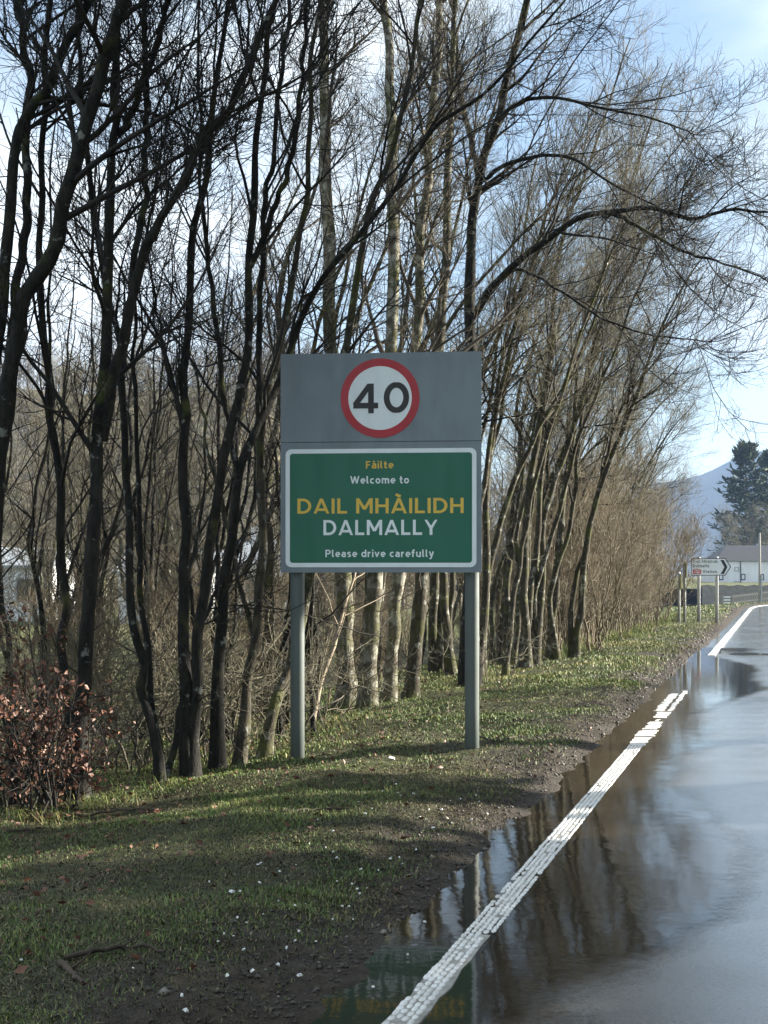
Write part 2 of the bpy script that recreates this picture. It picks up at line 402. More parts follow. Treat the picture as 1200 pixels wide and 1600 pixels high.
k.l(tp.outputs[0], m1.inputs[1]); k.l(df.outputs[0], m1.inputs[2]); k.l(fr.outputs[0], m2.inputs[0]); k.l(m1.outputs[0], m2.inputs[1]); k.l(gl.outputs[0], m2.inputs[2])
k.l(m2.outputs[0], k.out.inputs['Surface']); M['water'] = k.m
WATER = -.0085
dep = k.math('ADD', k.attr('depth'), k.math('MULTIPLY', k.math('SUBTRACT', k.noise(v, 38, 4, .7), .5), .012))
wet = k.ramp(k.math('MULTIPLY', dep, 160.0), [(.05, 0.), (.95, 1.)])
clear = k.n('ShaderNodeBsdfTransparent'); m3 = k.n('ShaderNodeMixShader')
k.l(wet, m3.inputs[0]); k.l(clear.outputs[0], m3.inputs[1]); k.l(m2.outputs[0], m3.inputs[2]); k.l(m3.outputs[0], k.out.inputs['Surface'])
pud = strip('puddle', np.arange(2., 27.5, .06), np.arange(-1.72, 3.2, .06), lambda s, t: s * 0 + t * 0 + WATER, M['water'])
_s, _t = np.meshgrid(np.arange(2., 27.5, .06), np.arange(-1.72, 3.2, .06), indexing='ij')
_a = pud.data.attributes.new('depth', 'FLOAT', 'POINT'); _a.data.foreach_set('value', np.where(_t < -1.25, .02, WATER - road_z(_s, _t)).ravel().astype(np.float32))
tag(pud, 'still puddle water along the road edge', kind='structure')

# --- white edge line: ribbed thermoplastic with raised dots, broken where the water covers it
M['line'] = None
k = NT('line_paint'); v = k.coord('Object'); c = k.mix(k.ramp(k.noise(v, 9, 5, .65), [(.42, 0.), (.72, .55)]), (.74, .75, .73), (.22, .20, .17))
k.bump(k.noise(v, 120, 3), .4, .002); M['line'] = k.set(c, .35, spec=.5)
k = NT('line_paint_grey'); v = k.coord('Object'); c = k.mix(k.ramp(k.noise(v, 14, 5, .65), [(.35, 0.), (.7, 1.)]), (.40, .40, .38), (.16, .145, .12)); M['line_low'] = k.set(c, .3, spec=.5)  # greyer paint for the base, setting off the white dots
def line_part(name, sa, sb, w0, w1, lift, ds=.12, jag=.006, seed=0):
    rng = np.random.default_rng(seed); s = np.arange(sa, sb + 1e-6, ds); rows = []
    for i, si in enumerate(s):
        a, b = w0 + rng.normal(0, jag), w1 + rng.normal(0, jag); rows.append((si, a, b))
    V, Fq = [], []
    for si, a, b in rows:
        for tt, up in ((a, -.02), (a, lift), ((a + b) / 2, lift + .001), (b, lift), (b, -.02)):
            x, y = road_xy(si, tt); V.append((float(x), float(y), float(max(road_z(si, tt), -.0200 + float(drop(si)))) + up))
    n = len(rows)
    for i in range(n - 1):
        for j in range(4): Fq.append((i * 5 + j, i * 5 + j + 1, (i + 1) * 5 + j + 1, (i + 1) * 5 + j))
    Fq += [(0, 1, 2, 3, 4)[::-1], tuple((n - 1) * 5 + j for j in range(5))]
    return V, Fq
line = thing('edge_line', 'ribbed white edge line painted along the wet road', 'road marking'); line['kind'] = 'structure'
V, Fq = line_part('base', 2.6, 5.30, -1.150, -1.045, .0110, jag=.004, seed=1); MB().add(V, Fq).build('base_strip', M['line_low'], line)
V, Fq = line_part('base', 5.32, 11.4, -1.150, -1.030, .0110, jag=.004, seed=2); MB().add(V, Fq).build('base_strip', M['line_low'], line)
rng = np.random.default_rng(5); dv, dq = [], []
ds_, dt_ = .052, .0235
for i, s in enumerate(np.arange(2.6, 11.4, ds_)):
    w1 = -1.050 if s < 5.3 else -1.034
    for j, t in enumerate(np.arange(-1.141, w1, dt_)):
        if rng.random() < .05: continue
        sj = s + (ds_ / 2 if j % 2 else 0) + rng.normal(0, .002); tj = t + rng.normal(0, .0012)
        a, b, h = .0265 * rng.uniform(.85, 1.15), .0118 * rng.uniform(.85, 1.1), .0075 * rng.uniform(.7, 1.2)
        z0 = float(max(road_z(sj, tj), -.0200)) + .0105; base = len(dv)
        for rr_, hh in ((1., 0.), (.72, .7)):
            for q in range(6):
                an = q * math.pi / 3; x, y = road_xy(sj + a * rr_ * math.cos(an), tj + b * rr_ * math.sin(an)); dv.append((float(x), float(y), z0 + h * hh))
        x, y = road_xy(sj, tj); dv.append((float(x), float(y), z0 + h))
        for q in range(6):
            r = (q + 1) % 6; dq += [(base + q, base + r, base + 6 + r), (base + q, base + 6 + r, base + 6 + q), (base + 6 + q, base + 6 + r, base + 12)]
o = obj('raised_dots', mesh_np('raised_dots', np.array(dv), [np.array(dq)], M['line']), line); o['kind'] = 'stuff'
for i, (a, b, w0, w1, lf) in enumerate([(11.42, 12.06, -1.155, -1.025, .012), (12.10, 12.62, -1.165, -1.015, .0125), (12.66, 13.34, -1.150, -1.025, .012), (13.38, 13.6, -1.125, -1.045, .011),
                                     (13.7, 14.35, -1.150, -1.025, .012), (14.42, 17.0, -1.070, -1.025, .013), (14.4, 16.6, -1.195, -1.105, .012), (24.6, 60, -1.155, -1.025, .012), (60, 150, -1.155, -1.025, .012)]):
    V, Fq = line_part('patch', a, b, w0, w1, lf, ds=.06 if b < 20 else .6, jag=.008 if b < 20 else .004, seed=20 + i); MB().add(V, Fq).build('worn_patch' if b < 20 else 'base_strip', M['line'], line)

# ------------------------------------------------------------------ welcome sign
GREY = mat_paint('sign_grey', (.185, .23, .26), .5, .25, 5)
GREEN = mat_paint('sign_green', (.001, .125, .072), .42, .10, 4); WHITE = mat_paint('sign_white', (.78, .86, .88), .42, .12, 7)
RED = mat_paint('sign_red', (.42, .010, .022), .42, .2, 6); BLACK = mat_paint('sign_black', (.012, .012, .014), .45, .1); YELL = mat_paint('sign_yellow', (.74, .50, .07), .45, .12)
POST = mat_paint('post_grey', (.085, .108, .104), .6, .35, 3.5, (.07, .075, .05)); STEEL = mat_paint('steel', (.34, .35, .35), .4, .3)
w_ = .17; h_ = w_ / 2
def _arc(cx, cy, rx, ry, a0, a1, n=8): return [(cx + rx * math.cos(math.radians(a0 + (a1 - a0) * i / n)), cy + ry * math.sin(math.radians(a0 + (a1 - a0) * i / n))) for i in range(n + 1)]
X_ = .72 - h_
GL = {  # advance width, strokes (closed loops end on their first point)
 'D': (.78, [[(h_, h_), (h_, 1 - h_), (.32, 1 - h_)] + _arc(.32, .5, .375, .5 - h_, 90, -90, 12)[1:] + [(h_, h_)]]),
 'A': (.84, [[(.06, -.03), (.42, 1.0)], [(.78, -.03), (.42, 1.0)], [(.17, .26), (.67, .26)]]),
 'I': (.17, [[(h_, 0), (h_, 1)]]), 'L': (.55, [[(h_, 1), (h_, h_), (.55, h_)]]),
 'M': (.92, [[(h_, 0), (h_, 1)], [(.92 - h_, 0), (.92 - h_, 1)], [(.11, .95), (.46, .27)], [(.81, .95), (.46, .27)]]),
 'H': (.74, [[(h_, 0), (h_, 1)], [(.74 - h_, 0), (.74 - h_, 1)], [(h_, .5), (.74 - h_, .5)]]),
 'Y': (.76, [[(.07, 1.03), (.38, .44)], [(.69, 1.03), (.38, .44)], [(.38, .5), (.38, 0)]]),
 'F': (.52, [[(h_, 0), (h_, 1 - h_), (.52, 1 - h_)], [(h_, .49), (.46, .49)]]),
 'W': (1.06, [[(.06, 1.03), (.29, .04)], [(.53, .95), (.29, .04)], [(.53, .95), (.77, .04)], [(1.0, 1.03), (.77, .04)]]),
 'P': (.64, [[(h_, 0), (h_, 1 - h_), (.33, 1 - h_)] + _arc(.33, .68, .225, .235, 90, -90, 10)[1:] + [(h_, .445)]]),
 'S': (.60, [[(.52, .80)] + _arc(.30, .72, .20, .195, 50, 200, 8) + _arc(.31, .28, .20, .195, 50, -160, 12)]),
 'a': (.54, [_arc(.27, .50, .185, .135, 150, 0, 7) + [(.455, 0)], [(.455, .40), (.24, .40)] + _arc(.24, .24, .155, .16, 90, 270, 8) + [(.34, .09), (.455, .17)]]),
 'c': (.52, [_arc(.30, .36, .215, .275, 48, 312, 14)]), 'o': (.60, [_arc(.30, .36, .215, .275, 0, 360, 18)]),
 'e': (.58, [[(.10, .35), (.50, .35)] + _arc(.30, .36, .215, .275, 0, 310, 16)]),
 'd': (.60, [[(.515, 0), (.515, 1)], _arc(.29, .36, .205, .275, 40, 320, 14)]), 'h': (.58, [[(h_, 0), (h_, 1)], [(h_, .44)] + _arc(.29, .42, .205, .215, 150, 0, 8) + [(.495, 0)]]),
 'n': (.58, [[(h_, 0), (h_, .72)], [(h_, .44)] + _arc(.29, .42, .205, .215, 150, 0, 8) + [(.495, 0)]]),
 'm': (.90, [[(h_, 0), (h_, .72)], [(h_, .46)] + _arc(.265, .45, .18, .185, 150, 0, 7) + [(.445, 0)], [(.45, .46)] + _arc(.63, .45, .18, .185, 150, 0, 7) + [(.81, 0)]]),
 'u': (.58, [[(h_, .72)] + _arc(.29, .29, .205, .205, 180, 330, 8), [(.495, .72), (.495, 0)]]), 'r': (.38, [[(h_, 0), (h_, .72)], [(h_, .42)] + _arc(.32, .40, .2, .235, 150, 80, 5)]),
 'f': (.38, [[(.38, .925)] + _arc(.27, .81, .115, .115, 90, 180, 5) + [(.155, 0)], [(0, .62), (.36, .62)]]), 't': (.38, [[(.155, .95)] + _arc(.28, .21, .125, .125, 180, 280, 5) + [(.38, .085)], [(0, .62), (.36, .62)]]),
 'l': (.26, [[(h_, 1), (h_, .2), (.12, .11), (.24, .085)]]), 'i': (.17, [[(h_, 0), (h_, .72)], [(h_, .84), (h_, 1.01)]]),
 'v': (.56, [[(.06, .74), (.28, .03)], [(.50, .74), (.28, .03)]]), 'y': (.56, [[(.06, .74), (.29, .06)], [(.50, .74), (.25, -.13), (.17, -.2), (.05, -.2)]]),
 's': (.48, [[(.42, .60)] + _arc(.24, .52, .15, .125, 60, 210, 6) + _arc(.245, .205, .155, .125, 50, -150, 9)]),
 '4': (.86, [[(.62, 0), (.62, 1)], [(.58, .97), (.09, .28)], [(.03, .26), (.86, .26)]]), '0': (.80, [_arc(.40, .5, .40 - h_, .5 - h_, 0, 360, 28)]), ' ': (.26, [])}
GL['\u00c0'] = (GL['A'][0], GL['A'][1] + [[(.24, 1.24), (.52, 1.11)]]); GL['\u00e0'] = (GL['a'][0], GL['a'][1] + [[(.16, .98), (.38, .84)]])
def ribbon(pts, w):
    P = np.array(pts, float); cl = np.allclose(P[0], P[-1])
    if cl: P = P[:-1]
    n = len(P); d = nrm(np.roll(P, -1, 0) - P) if cl else nrm(np.diff(P, axis=0)); L_, R_ = [], []
    for i in range(n):
        a = d[i - 1] if (cl or i > 0) else d[0]; b = d[i] if (cl or i < n - 1) else d[-1]
        na, nb = np.array([-a[1], a[0]]), np.array([-b[1], b[0]]); m = nrm(na + nb); k_ = min(1 / max(m @ na, .45), 1.6); L_.append(P[i] + m * w / 2 * k_); R_.append(P[i] - m * w / 2 * k_)
    return L_, R_, cl
def text_mesh(body, x0, x1, z0, cap, y, mat, parent, name='lettering', bold=.17, thick=.0012, space=.15):
    """one line of cut vinyl lettering: width x0..x1, baseline z0, capital height cap"""
    tot = sum(GL[c][0] + (space if c != ' ' else .1) for c in body) - space; sx = (x1 - x0) / tot; cx = 0; mb = MB()
    for ch in body:
        for si, st in enumerate(GL[ch][1]):
            L_, R_, cl = ribbon(st, bold); n = len(L_); yo = y - .0002 * si
            lo = -.30 if ch == 'y' else 0.0; hi = 1.0 if ch in 'AMWYHILDFP40dhl' else .72 if ch in 'vnmur' else 9
            f = lambda p, yy: (x0 + (cx + p[0]) * sx, yy, z0 + min(max(p[1], lo), hi) * cap)
            V = [f(p, yo) for p in L_] + [f(p, yo) for p in R_] + [f(p, yo + thick) for p in L_] + [f(p, yo + thick) for p in R_]
            F_ = []
            for i in range(n if cl else n - 1):
                j = (i + 1) % n; F_ += [(i, j, n + j, n + i)[::-1], (2 * n + i, 2 * n + j, j, i), (n + i, n + j, 3 * n + j, 3 * n + i)]
            mb.add(V, F_)
        cx += GL[ch][0] + (space if ch != ' ' else .1)
    o = mb.build(name, mat, parent); o['kind'] = 'stuff' if len(body) > 1 else o.get('kind', ''); 
    if len(body) == 1: del o['kind']
    return o
U = .001526
def cu_(x): return (x - 600) * U
def cv_(y): return (1184 - y) * U
SX, SY = -.03, 10.62
sign = thing('welcome_sign', 'tall grey road sign with green welcome panel and 40 roundel on two posts', 'road sign', (SX, SY, 0.0), math.radians(-5.5))
zb = CAM_Z + (HOR - 894.5) / F_PX * SY                      # underside of the board
def Z(y): return zb + cv_(y)
HB = math.sin(math.radians(-5.5))
for nm, px_ in (('post', cu_(178)), ('post', cu_(1052))):
    wx, wy = SX + px_ * math.cos(HB), SY + px_ * math.sin(math.radians(-5.5)) + .09; g = gxy(wx, wy)
    mb = MB(); mb.lathe([(.054, g - .45), (.054, g + .3), (.054, Z(150)), (.05, Z(146))], 28, (px_, .092)); mb.build(nm, POST, sign, True)
    for zz in (Z(250), Z(480), Z(760), Z(1080)):
        mb = MB(); mb.ring_xz([(px_ - .075, zz - .02), (px_ + .075, zz - .02), (px_ + .075, zz + .02), (px_ - .075, zz + .02)], [(px_ - .06, zz - .012), (px_ + .06, zz - .012), (px_ + .06, zz + .012), (px_ - .06, zz + .012)], .03, .15)
        mb.build('clamp', STEEL, sign)
x0, x1 = cu_(103), cu_(1100)
MB().box(x0, x1, 0, .022, Z(536), Z(98), .004).build('upper_panel', GREY, sign)
MB().box(x0, x1, -.001, .022, Z(1184), Z(539), .004).build('lower_panel', GREY, sign)
for zz in (Z(300), Z(480), Z(760), Z(1080)): MB().box(x0 + .05, x1 - .05, .0225, .036, zz - .02, zz + .02).build('rail', STEEL, sign)
MB().box(x0 + .004, x1 - .004, .0225, .03, Z(556), Z(519)).build('joint_strip', GREY, sign)
gx0, gx1, gz0, gz1 = cu_(128), cu_(1076), Z(1158), Z(572)
MB().ring_xz(rrect(gx0, gx1, gz0, gz1, .045), rrect(gx0 + .033, gx1 - .033, gz0 + .033, gz1 - .033, .022), -.0045, -.0012).build('border', WHITE, sign)
MB().prism_xz(rrect(gx0 + .034, gx1 - .034, gz0 + .034, gz1 - .034, .021), -.004, -.0012).build('green_field', GREEN, sign)
rc = (cu_(600), Z(322))
rd = MB().ring_xz(circ(*rc, 196 * U), circ(*rc, 158 * U), -.0035, -.0002).build('red_ring', RED, sign)
MB().prism_xz(circ(*rc, 157.7 * U), -.003, -.0002).build('white_disc', WHITE, sign)
text_mesh('4', cu_(463), cu_(591), Z(397), 147 * U, -.0046, BLACK, sign, 'numeral', .19)
text_mesh('0', cu_(620), cu_(743), Z(396), 151 * U, -.0046, BLACK, sign, 'numeral', .19)
text_mesh('Fàilte', cu_(530), cu_(667), Z(670), 37 * U, -.0056, YELL, sign)
text_mesh('Welcome to', cu_(453), cu_(744), Z(745), 38 * U, -.0056, WHITE, sign)
text_mesh('DAIL MHÀILIDH', cu_(188), cu_(1013), Z(892), 75 * U, -.0056, YELL, sign)
text_mesh('DALMALLY', cu_(318), cu_(884), Z(999), 75 * U, -.0056, WHITE, sign)
text_mesh('Please drive carefully', cu_(328), cu_(866), Z(1108), 37 * U, -.0056, WHITE, sign)

# ------------------------------------------------------------------ direction sign and marker posts beyond
def at_ground(px, Y):
    x = (px - 600) / F_PX * Y; return x, Y, gxy(x, Y)
DY = 39.5; q = DY / F_PX / 7.5
DX = (1040 + 500 / 7.5 - 600) / F_PX * DY
ds = thing('direction_sign', 'white direction sign with black chevron pointing right on two posts', 'road sign', (DX, DY, 0), 0)
def bx(cx): return (cx - 500) * q
def bz(cy): return CAM_Z + (HOR - (840 + cy / 7.5)) / F_PX * DY
for cx in (395, 607):
    g = gxy(DX + bx(cx), DY); MB().lathe([(.048, g - .3), (.048, bz(232)), (.035, bz(222)), (.004, bz(218))], 14, (bx(cx), .07)).build('post', STEEL, ds, True)
oo = [(bx(300), bz(445)), (bx(700), bz(445)), (bx(768), bz(343)), (bx(700), bz(240)), (bx(300), bz(240))]
oi = [(bx(308), bz(437)), (bx(695), bz(437)), (bx(757), bz(343)), (bx(695), bz(248)), (bx(308), bz(248))]
DW = mat_paint('direction_white', (.62, .68, .72), .4, .15); DG = mat_paint('direction_green_text', (.05, .12, .09), .5, .1)
MB().ring_xz(oo, oi, -.004, .018).build('border', BLACK, ds)
MB().prism_xz(oi, .0, .016).build('panel', DW, ds)
MB().prism_xz([(bx(640), bz(262)), (bx(682), bz(262)), (bx(724), bz(345)), (bx(684), bz(426)), (bx(646), bz(426)), (bx(690), bz(345))], -.003, -.0002).build('chevron', BLACK, ds)
MB().prism_xz(rrect(bx(322), bx(416), bz(426), bz(372), .02, 3), -.003, -.0002).build('rail_symbol_plate', RED, ds)
mb = MB()
for z_ in (390, 408): mb.prism_xz([(bx(334), bz(z_ + 4)), (bx(404), bz(z_ + 4)), (bx(404), bz(z_ - 3)), (bx(334), bz(z_ - 3))], -.0052, -.0032)
mb.prism_xz([(bx(350), bz(387 - 8)), (bx(360), bz(387 - 8)), (bx(386), bz(398)), (bx(366), bz(398 - 7))], -.0066, -.0054); mb.prism_xz([(bx(386), bz(420)), (bx(376), bz(420)), (bx(354), bz(401)), (bx(372), bz(407))], -.0066, -.0054)
mb.build('rail_symbol', DW, ds)
text_mesh('Dail Mhàilidh', bx(322), bx(612), bz(297), 34 * q, -.0025, DG, ds, bold=.15)
text_mesh('Dalmally', bx(322), bx(510), bz(347), 34 * q, -.0025, BLACK, ds, bold=.15)
text_mesh('Station', bx(438), bx(602), bz(414), 34 * q, -.0025, BLACK, ds, bold=.15)
YP = mat_paint('plate_yellow', (.55, .50, .16), .5, .3); GP = mat_paint('plate_green', (.12, .22, .12), .5, .3)
def edge_sign(px, Y, top, plate_to, label, two, mat):
    x, y, g = at_ground(px, Y); zt = CAM_Z + (HOR - top) / F_PX * Y; zp = CAM_Z + (HOR - plate_to) / F_PX * Y
    t = thing('side_sign', label, 'road sign', (x, y, 0), math.radians(79))
    for dx_ in ((-.16, .16) if two else (0,)):
        MB().lathe([(.038, g - .3), (.038, zt - .02), (.03, zt), (.004, zt + .01)], 12, (dx_, .06)).build('post', STEEL, t, True)
    MB().box(-.36, .36, 0, .02, zp, zt - .04, .012).build('plate', mat, t)
    MB().box(-.33, .33, -.002, -.0003, zp + .03, zt - .07, .01).build('plate_face', WHITE, t)
    return t
edge_sign(1064.5, 38.8, 894, 921, 'short single post with narrow plate seen edge on', False, YP)
edge_sign(1073, 39.8, 876, 902, 'taller paired post with narrow yellow plate seen edge on', True, YP)
# ------------------------------------------------------------------ trees
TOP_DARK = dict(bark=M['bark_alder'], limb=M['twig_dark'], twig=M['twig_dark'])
def hero(name, label, Y, stems, p, seed, cat='tree', up=2.6, group=None):
    """stems: (list of (px,py,dY), width px at base, width px at last point)"""
    rng = np.random.default_rng(seed)
    x0 = (stems[0][0][0][0] - 600) / F_PX * (Y + stems[0][0][0][2]); y0 = Y + stems[0][0][0][2]; g0 = gxy(x0, y0)
    SP, SR = [], []
    for pts, wb, wt in stems:
        P = np.array([pix(a, b, Y + d) for a, b, d in pts]);
        if pts[0][1] > 1030:
            gg = gxy(P[0, 0], P[0, 1]); P[0, 2] = gg - .06
        for _ in range(2): P[1:-1, :2] = .5 * P[1:-1, :2] + .25 * (P[:-2, :2] + P[2:, :2])
        n = len(P); r0, r1 = .90 * wb * Y / F_PX / 2, .92 * wt * Y / F_PX / 2
        L_ = np.concatenate([[0], np.cumsum(np.linalg.norm(np.diff(P, axis=0), axis=1))]); R = r0 + (r1 - r0) * L_ / L_[-1]
        d = nrm(P[-1] - P[-2]); ext = up * (1.0 if wt > 6 else .5)
        d2 = nrm(d + np.array([0, 0, .35]))
        P = np.vstack([P, P[-1] + d * ext * .5, P[-1] + d * ext * .5 + d2 * ext * .6]); R = np.concatenate([R, [r1 * .6, .005]])
        SP.append(P - np.array([x0, y0, g0])); SR.append(R)
    def keep(A):   # nothing grows through or across the sign board
        q = A + np.array([x0, y0, g0]); bad = (q[..., 0] > -.95) & (q[..., 0] < .85) & (q[..., 1] < 10.75) & (q[..., 2] > 1.2) & (q[..., 2] < 3.2); return ~bad.any(axis=1)
    return plant(name, label, cat, tree_meshes(rng, SP, SR, dict(p, keep=keep)), (x0, y0, g0), 0, group)
pd = dict(TOP_DARK, n1=13, n2=7, n3=6, n4=2, l1=(.7, 2.0), l2=(.35, .9), l3=(.15, .45), l4=(.08, .25), u0=.3, ang=(20, 50), lean=.05, trop=(.3, 0, 1), ns=46)
NEAR = 'dark bare trees of the near clump beside the welcome sign'
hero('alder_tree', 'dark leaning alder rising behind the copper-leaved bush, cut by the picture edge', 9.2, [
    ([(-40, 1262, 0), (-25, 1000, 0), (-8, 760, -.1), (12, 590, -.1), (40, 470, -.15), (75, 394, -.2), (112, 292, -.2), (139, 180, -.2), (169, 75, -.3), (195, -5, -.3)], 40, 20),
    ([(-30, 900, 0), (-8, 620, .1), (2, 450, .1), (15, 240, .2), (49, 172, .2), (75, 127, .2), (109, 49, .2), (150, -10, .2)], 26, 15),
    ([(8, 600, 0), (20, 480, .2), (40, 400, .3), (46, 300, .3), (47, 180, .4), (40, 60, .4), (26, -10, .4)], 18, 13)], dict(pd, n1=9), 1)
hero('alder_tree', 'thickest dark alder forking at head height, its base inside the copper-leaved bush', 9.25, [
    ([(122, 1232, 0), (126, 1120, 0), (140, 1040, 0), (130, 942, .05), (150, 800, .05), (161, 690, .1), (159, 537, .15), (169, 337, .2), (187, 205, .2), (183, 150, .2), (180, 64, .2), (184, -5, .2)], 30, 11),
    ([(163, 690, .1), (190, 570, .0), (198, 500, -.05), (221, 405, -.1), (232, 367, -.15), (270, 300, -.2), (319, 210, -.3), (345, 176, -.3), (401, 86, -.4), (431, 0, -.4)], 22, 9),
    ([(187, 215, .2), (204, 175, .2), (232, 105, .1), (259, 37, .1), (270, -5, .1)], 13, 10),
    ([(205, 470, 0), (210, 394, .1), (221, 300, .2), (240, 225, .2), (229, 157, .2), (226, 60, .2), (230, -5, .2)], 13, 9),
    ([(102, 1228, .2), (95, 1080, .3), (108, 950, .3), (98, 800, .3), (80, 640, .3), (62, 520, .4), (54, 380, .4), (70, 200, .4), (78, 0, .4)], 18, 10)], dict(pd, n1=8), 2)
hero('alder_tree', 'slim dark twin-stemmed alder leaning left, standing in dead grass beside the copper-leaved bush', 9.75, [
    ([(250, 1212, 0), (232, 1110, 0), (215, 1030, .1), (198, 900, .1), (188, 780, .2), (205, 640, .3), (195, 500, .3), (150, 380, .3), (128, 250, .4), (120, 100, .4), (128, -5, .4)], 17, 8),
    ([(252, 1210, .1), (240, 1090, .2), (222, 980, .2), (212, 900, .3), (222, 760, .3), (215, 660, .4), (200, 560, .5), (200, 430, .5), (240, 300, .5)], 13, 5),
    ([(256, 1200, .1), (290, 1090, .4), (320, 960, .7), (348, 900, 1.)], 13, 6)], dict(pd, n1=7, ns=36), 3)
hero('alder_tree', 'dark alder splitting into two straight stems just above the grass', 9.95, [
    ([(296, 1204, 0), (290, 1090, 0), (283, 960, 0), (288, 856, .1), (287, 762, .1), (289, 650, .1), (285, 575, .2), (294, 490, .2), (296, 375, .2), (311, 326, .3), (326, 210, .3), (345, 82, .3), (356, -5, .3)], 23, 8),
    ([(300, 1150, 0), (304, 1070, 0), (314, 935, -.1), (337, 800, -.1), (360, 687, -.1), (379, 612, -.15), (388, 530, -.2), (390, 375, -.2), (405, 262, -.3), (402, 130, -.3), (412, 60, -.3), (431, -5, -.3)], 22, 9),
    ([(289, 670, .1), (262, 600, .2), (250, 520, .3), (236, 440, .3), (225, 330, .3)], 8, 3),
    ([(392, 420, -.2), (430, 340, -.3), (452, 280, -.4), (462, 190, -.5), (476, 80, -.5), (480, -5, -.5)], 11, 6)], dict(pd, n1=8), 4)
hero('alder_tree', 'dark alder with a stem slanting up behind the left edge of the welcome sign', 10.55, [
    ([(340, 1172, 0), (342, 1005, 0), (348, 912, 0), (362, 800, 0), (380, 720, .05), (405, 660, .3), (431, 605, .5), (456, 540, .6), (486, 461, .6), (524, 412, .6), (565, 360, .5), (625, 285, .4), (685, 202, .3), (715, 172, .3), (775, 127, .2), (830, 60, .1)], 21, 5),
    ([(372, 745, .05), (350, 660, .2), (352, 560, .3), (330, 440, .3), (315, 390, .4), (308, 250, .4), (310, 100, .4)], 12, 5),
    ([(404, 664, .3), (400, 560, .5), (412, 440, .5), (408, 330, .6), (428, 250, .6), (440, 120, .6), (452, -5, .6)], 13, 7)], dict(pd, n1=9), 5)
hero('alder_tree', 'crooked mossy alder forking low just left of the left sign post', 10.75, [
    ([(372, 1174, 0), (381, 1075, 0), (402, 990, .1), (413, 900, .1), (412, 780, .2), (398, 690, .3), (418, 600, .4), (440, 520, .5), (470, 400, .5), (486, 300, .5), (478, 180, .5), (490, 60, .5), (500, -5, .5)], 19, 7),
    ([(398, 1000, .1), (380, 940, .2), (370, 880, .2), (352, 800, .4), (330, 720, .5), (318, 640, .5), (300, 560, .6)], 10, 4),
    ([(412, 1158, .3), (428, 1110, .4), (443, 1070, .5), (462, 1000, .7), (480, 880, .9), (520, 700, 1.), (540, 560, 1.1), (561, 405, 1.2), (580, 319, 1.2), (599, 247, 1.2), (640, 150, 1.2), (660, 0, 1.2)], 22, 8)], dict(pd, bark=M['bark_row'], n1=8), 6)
pb = dict(bark=M['bark_birch'], limb=M['twig_brown'], twig=M['twig_brown'], n1=16, n2=6, n3=5, n4=2, l1=(.8, 2.2), l2=(.35, .9), l3=(.15, .5), l4=(.08, .25), u0=.35, ang=(25, 55), lean=.06, trop=(.4, -.1, .9), ns=60)
BI = [([(541, 1112, 0), (540, 1000, 0), (538, 890, 0), (530, 700, .1), (512, 543, .1), (510, 300, .2), (506, 80, .3), (502, -10, .3)], 33, 15, 15.6, 'stout lichen-spotted birch standing directly behind the sign, left in its clump'),
      ([(574, 1104, 0), (576, 1000, 0), (584, 895, 0), (604, 700, 0), (617, 543, .1), (621, 300, .2), (608, 100, .3), (600, -10, .3)], 31, 14, 15.3, 'pale lichen-covered birch, straightest of those seen under the sign'),
      ([(606, 1092, 0), (609, 1000, 0), (621, 900, .1), (636, 700, .1), (647, 543, .2), (659, 375, .2), (670, 225, .2), (685, 112, .3), (690, -10, .3)], 24, 12, 15.8, 'pale birch leaning right with sunlit white bark patches under the sign'),
      ([(640, 1086, 0), (648, 1030, 0), (654, 895, .0), (672, 700, .2), (690, 520, .3), (700, 350, .3), (705, 150, .4), (712, -10, .4)], 27, 9, 16.2, 'mossy birch with a swollen green base between the sign posts')]
for i, (pts, wb, wt, Y, lab) in enumerate(BI):
    pp = dict(pb, bark=M['bark_birch'] if i < 3 else M['bark_row'])
    hero('birch_tree', lab, Y, [(pts, wb, wt)], pp, 30 + i)
hero('alder_tree', 'dark tree above the right sign post with a long bough arching over the road', 18.0, [
    ([(736, 1062, 0), (737, 900, 0), (736, 700, 0), (734, 543, 0), (730, 400, 0), (738, 330, 0), (749, 285, 0), (762, 230, -.2), (775, 187, -.4), (794, 105, -.6), (824, -5, -.9)], 30, 11),
    ([(749, 288, 0), (738, 230, .2), (730, 187, .3), (716, 130, .4), (708, 50, .5), (706, -10, .5)], 12, 7),
    ([(739, 500, 0), (760, 455, -.3), (790, 420, -.6), (850, 379, -1.2), (900, 341, -1.6), (960, 330, -2.), (1012, 326, -2.3), (1087, 341, -2.7), (1144, 326, -3.), (1185, 330, -3.2)], 15, 3.5),
    ([(950, 331, -2.), (990, 350, -2.2), (1031, 375, -2.4), (1075, 395, -2.7), (1110, 409, -2.9), (1174, 427, -3.2)], 7, 2.5),
    ([(765, 215, -.2), (790, 165, -.6), (850, 155, -1.), (950, 165, -1.6), (1010, 180, -2.), (1060, 200, -2.4)], 8, 2.5),
    ([(752, 285, 0), (780, 262, -.3), (830, 245, -.8), (890, 247, -1.3), (960, 285, -1.8), (1020, 320, -2.2)], 8, 2.5),
    ([(760, 455, -.3), (800, 425, -.6), (860, 450, -1.2), (940, 495, -1.8), (1020, 520, -2.4), (1080, 530, -2.8)], 6, 2.2)],
     dict(TOP_DARK, limb=M['twig_dark'], twig=M['twig_dark'], n1=12, n2=7, n3=6, n4=2, l1=(.6, 1.9), l2=(.35, .9), l3=(.15, .45), l4=(.08, .25), u0=.2, ang=(25, 60), lean=.08, trop=(.5, -.15, .6), ns=30), 41, up=1.2)  # darkest bark and twigs: shade put into this tree's colour

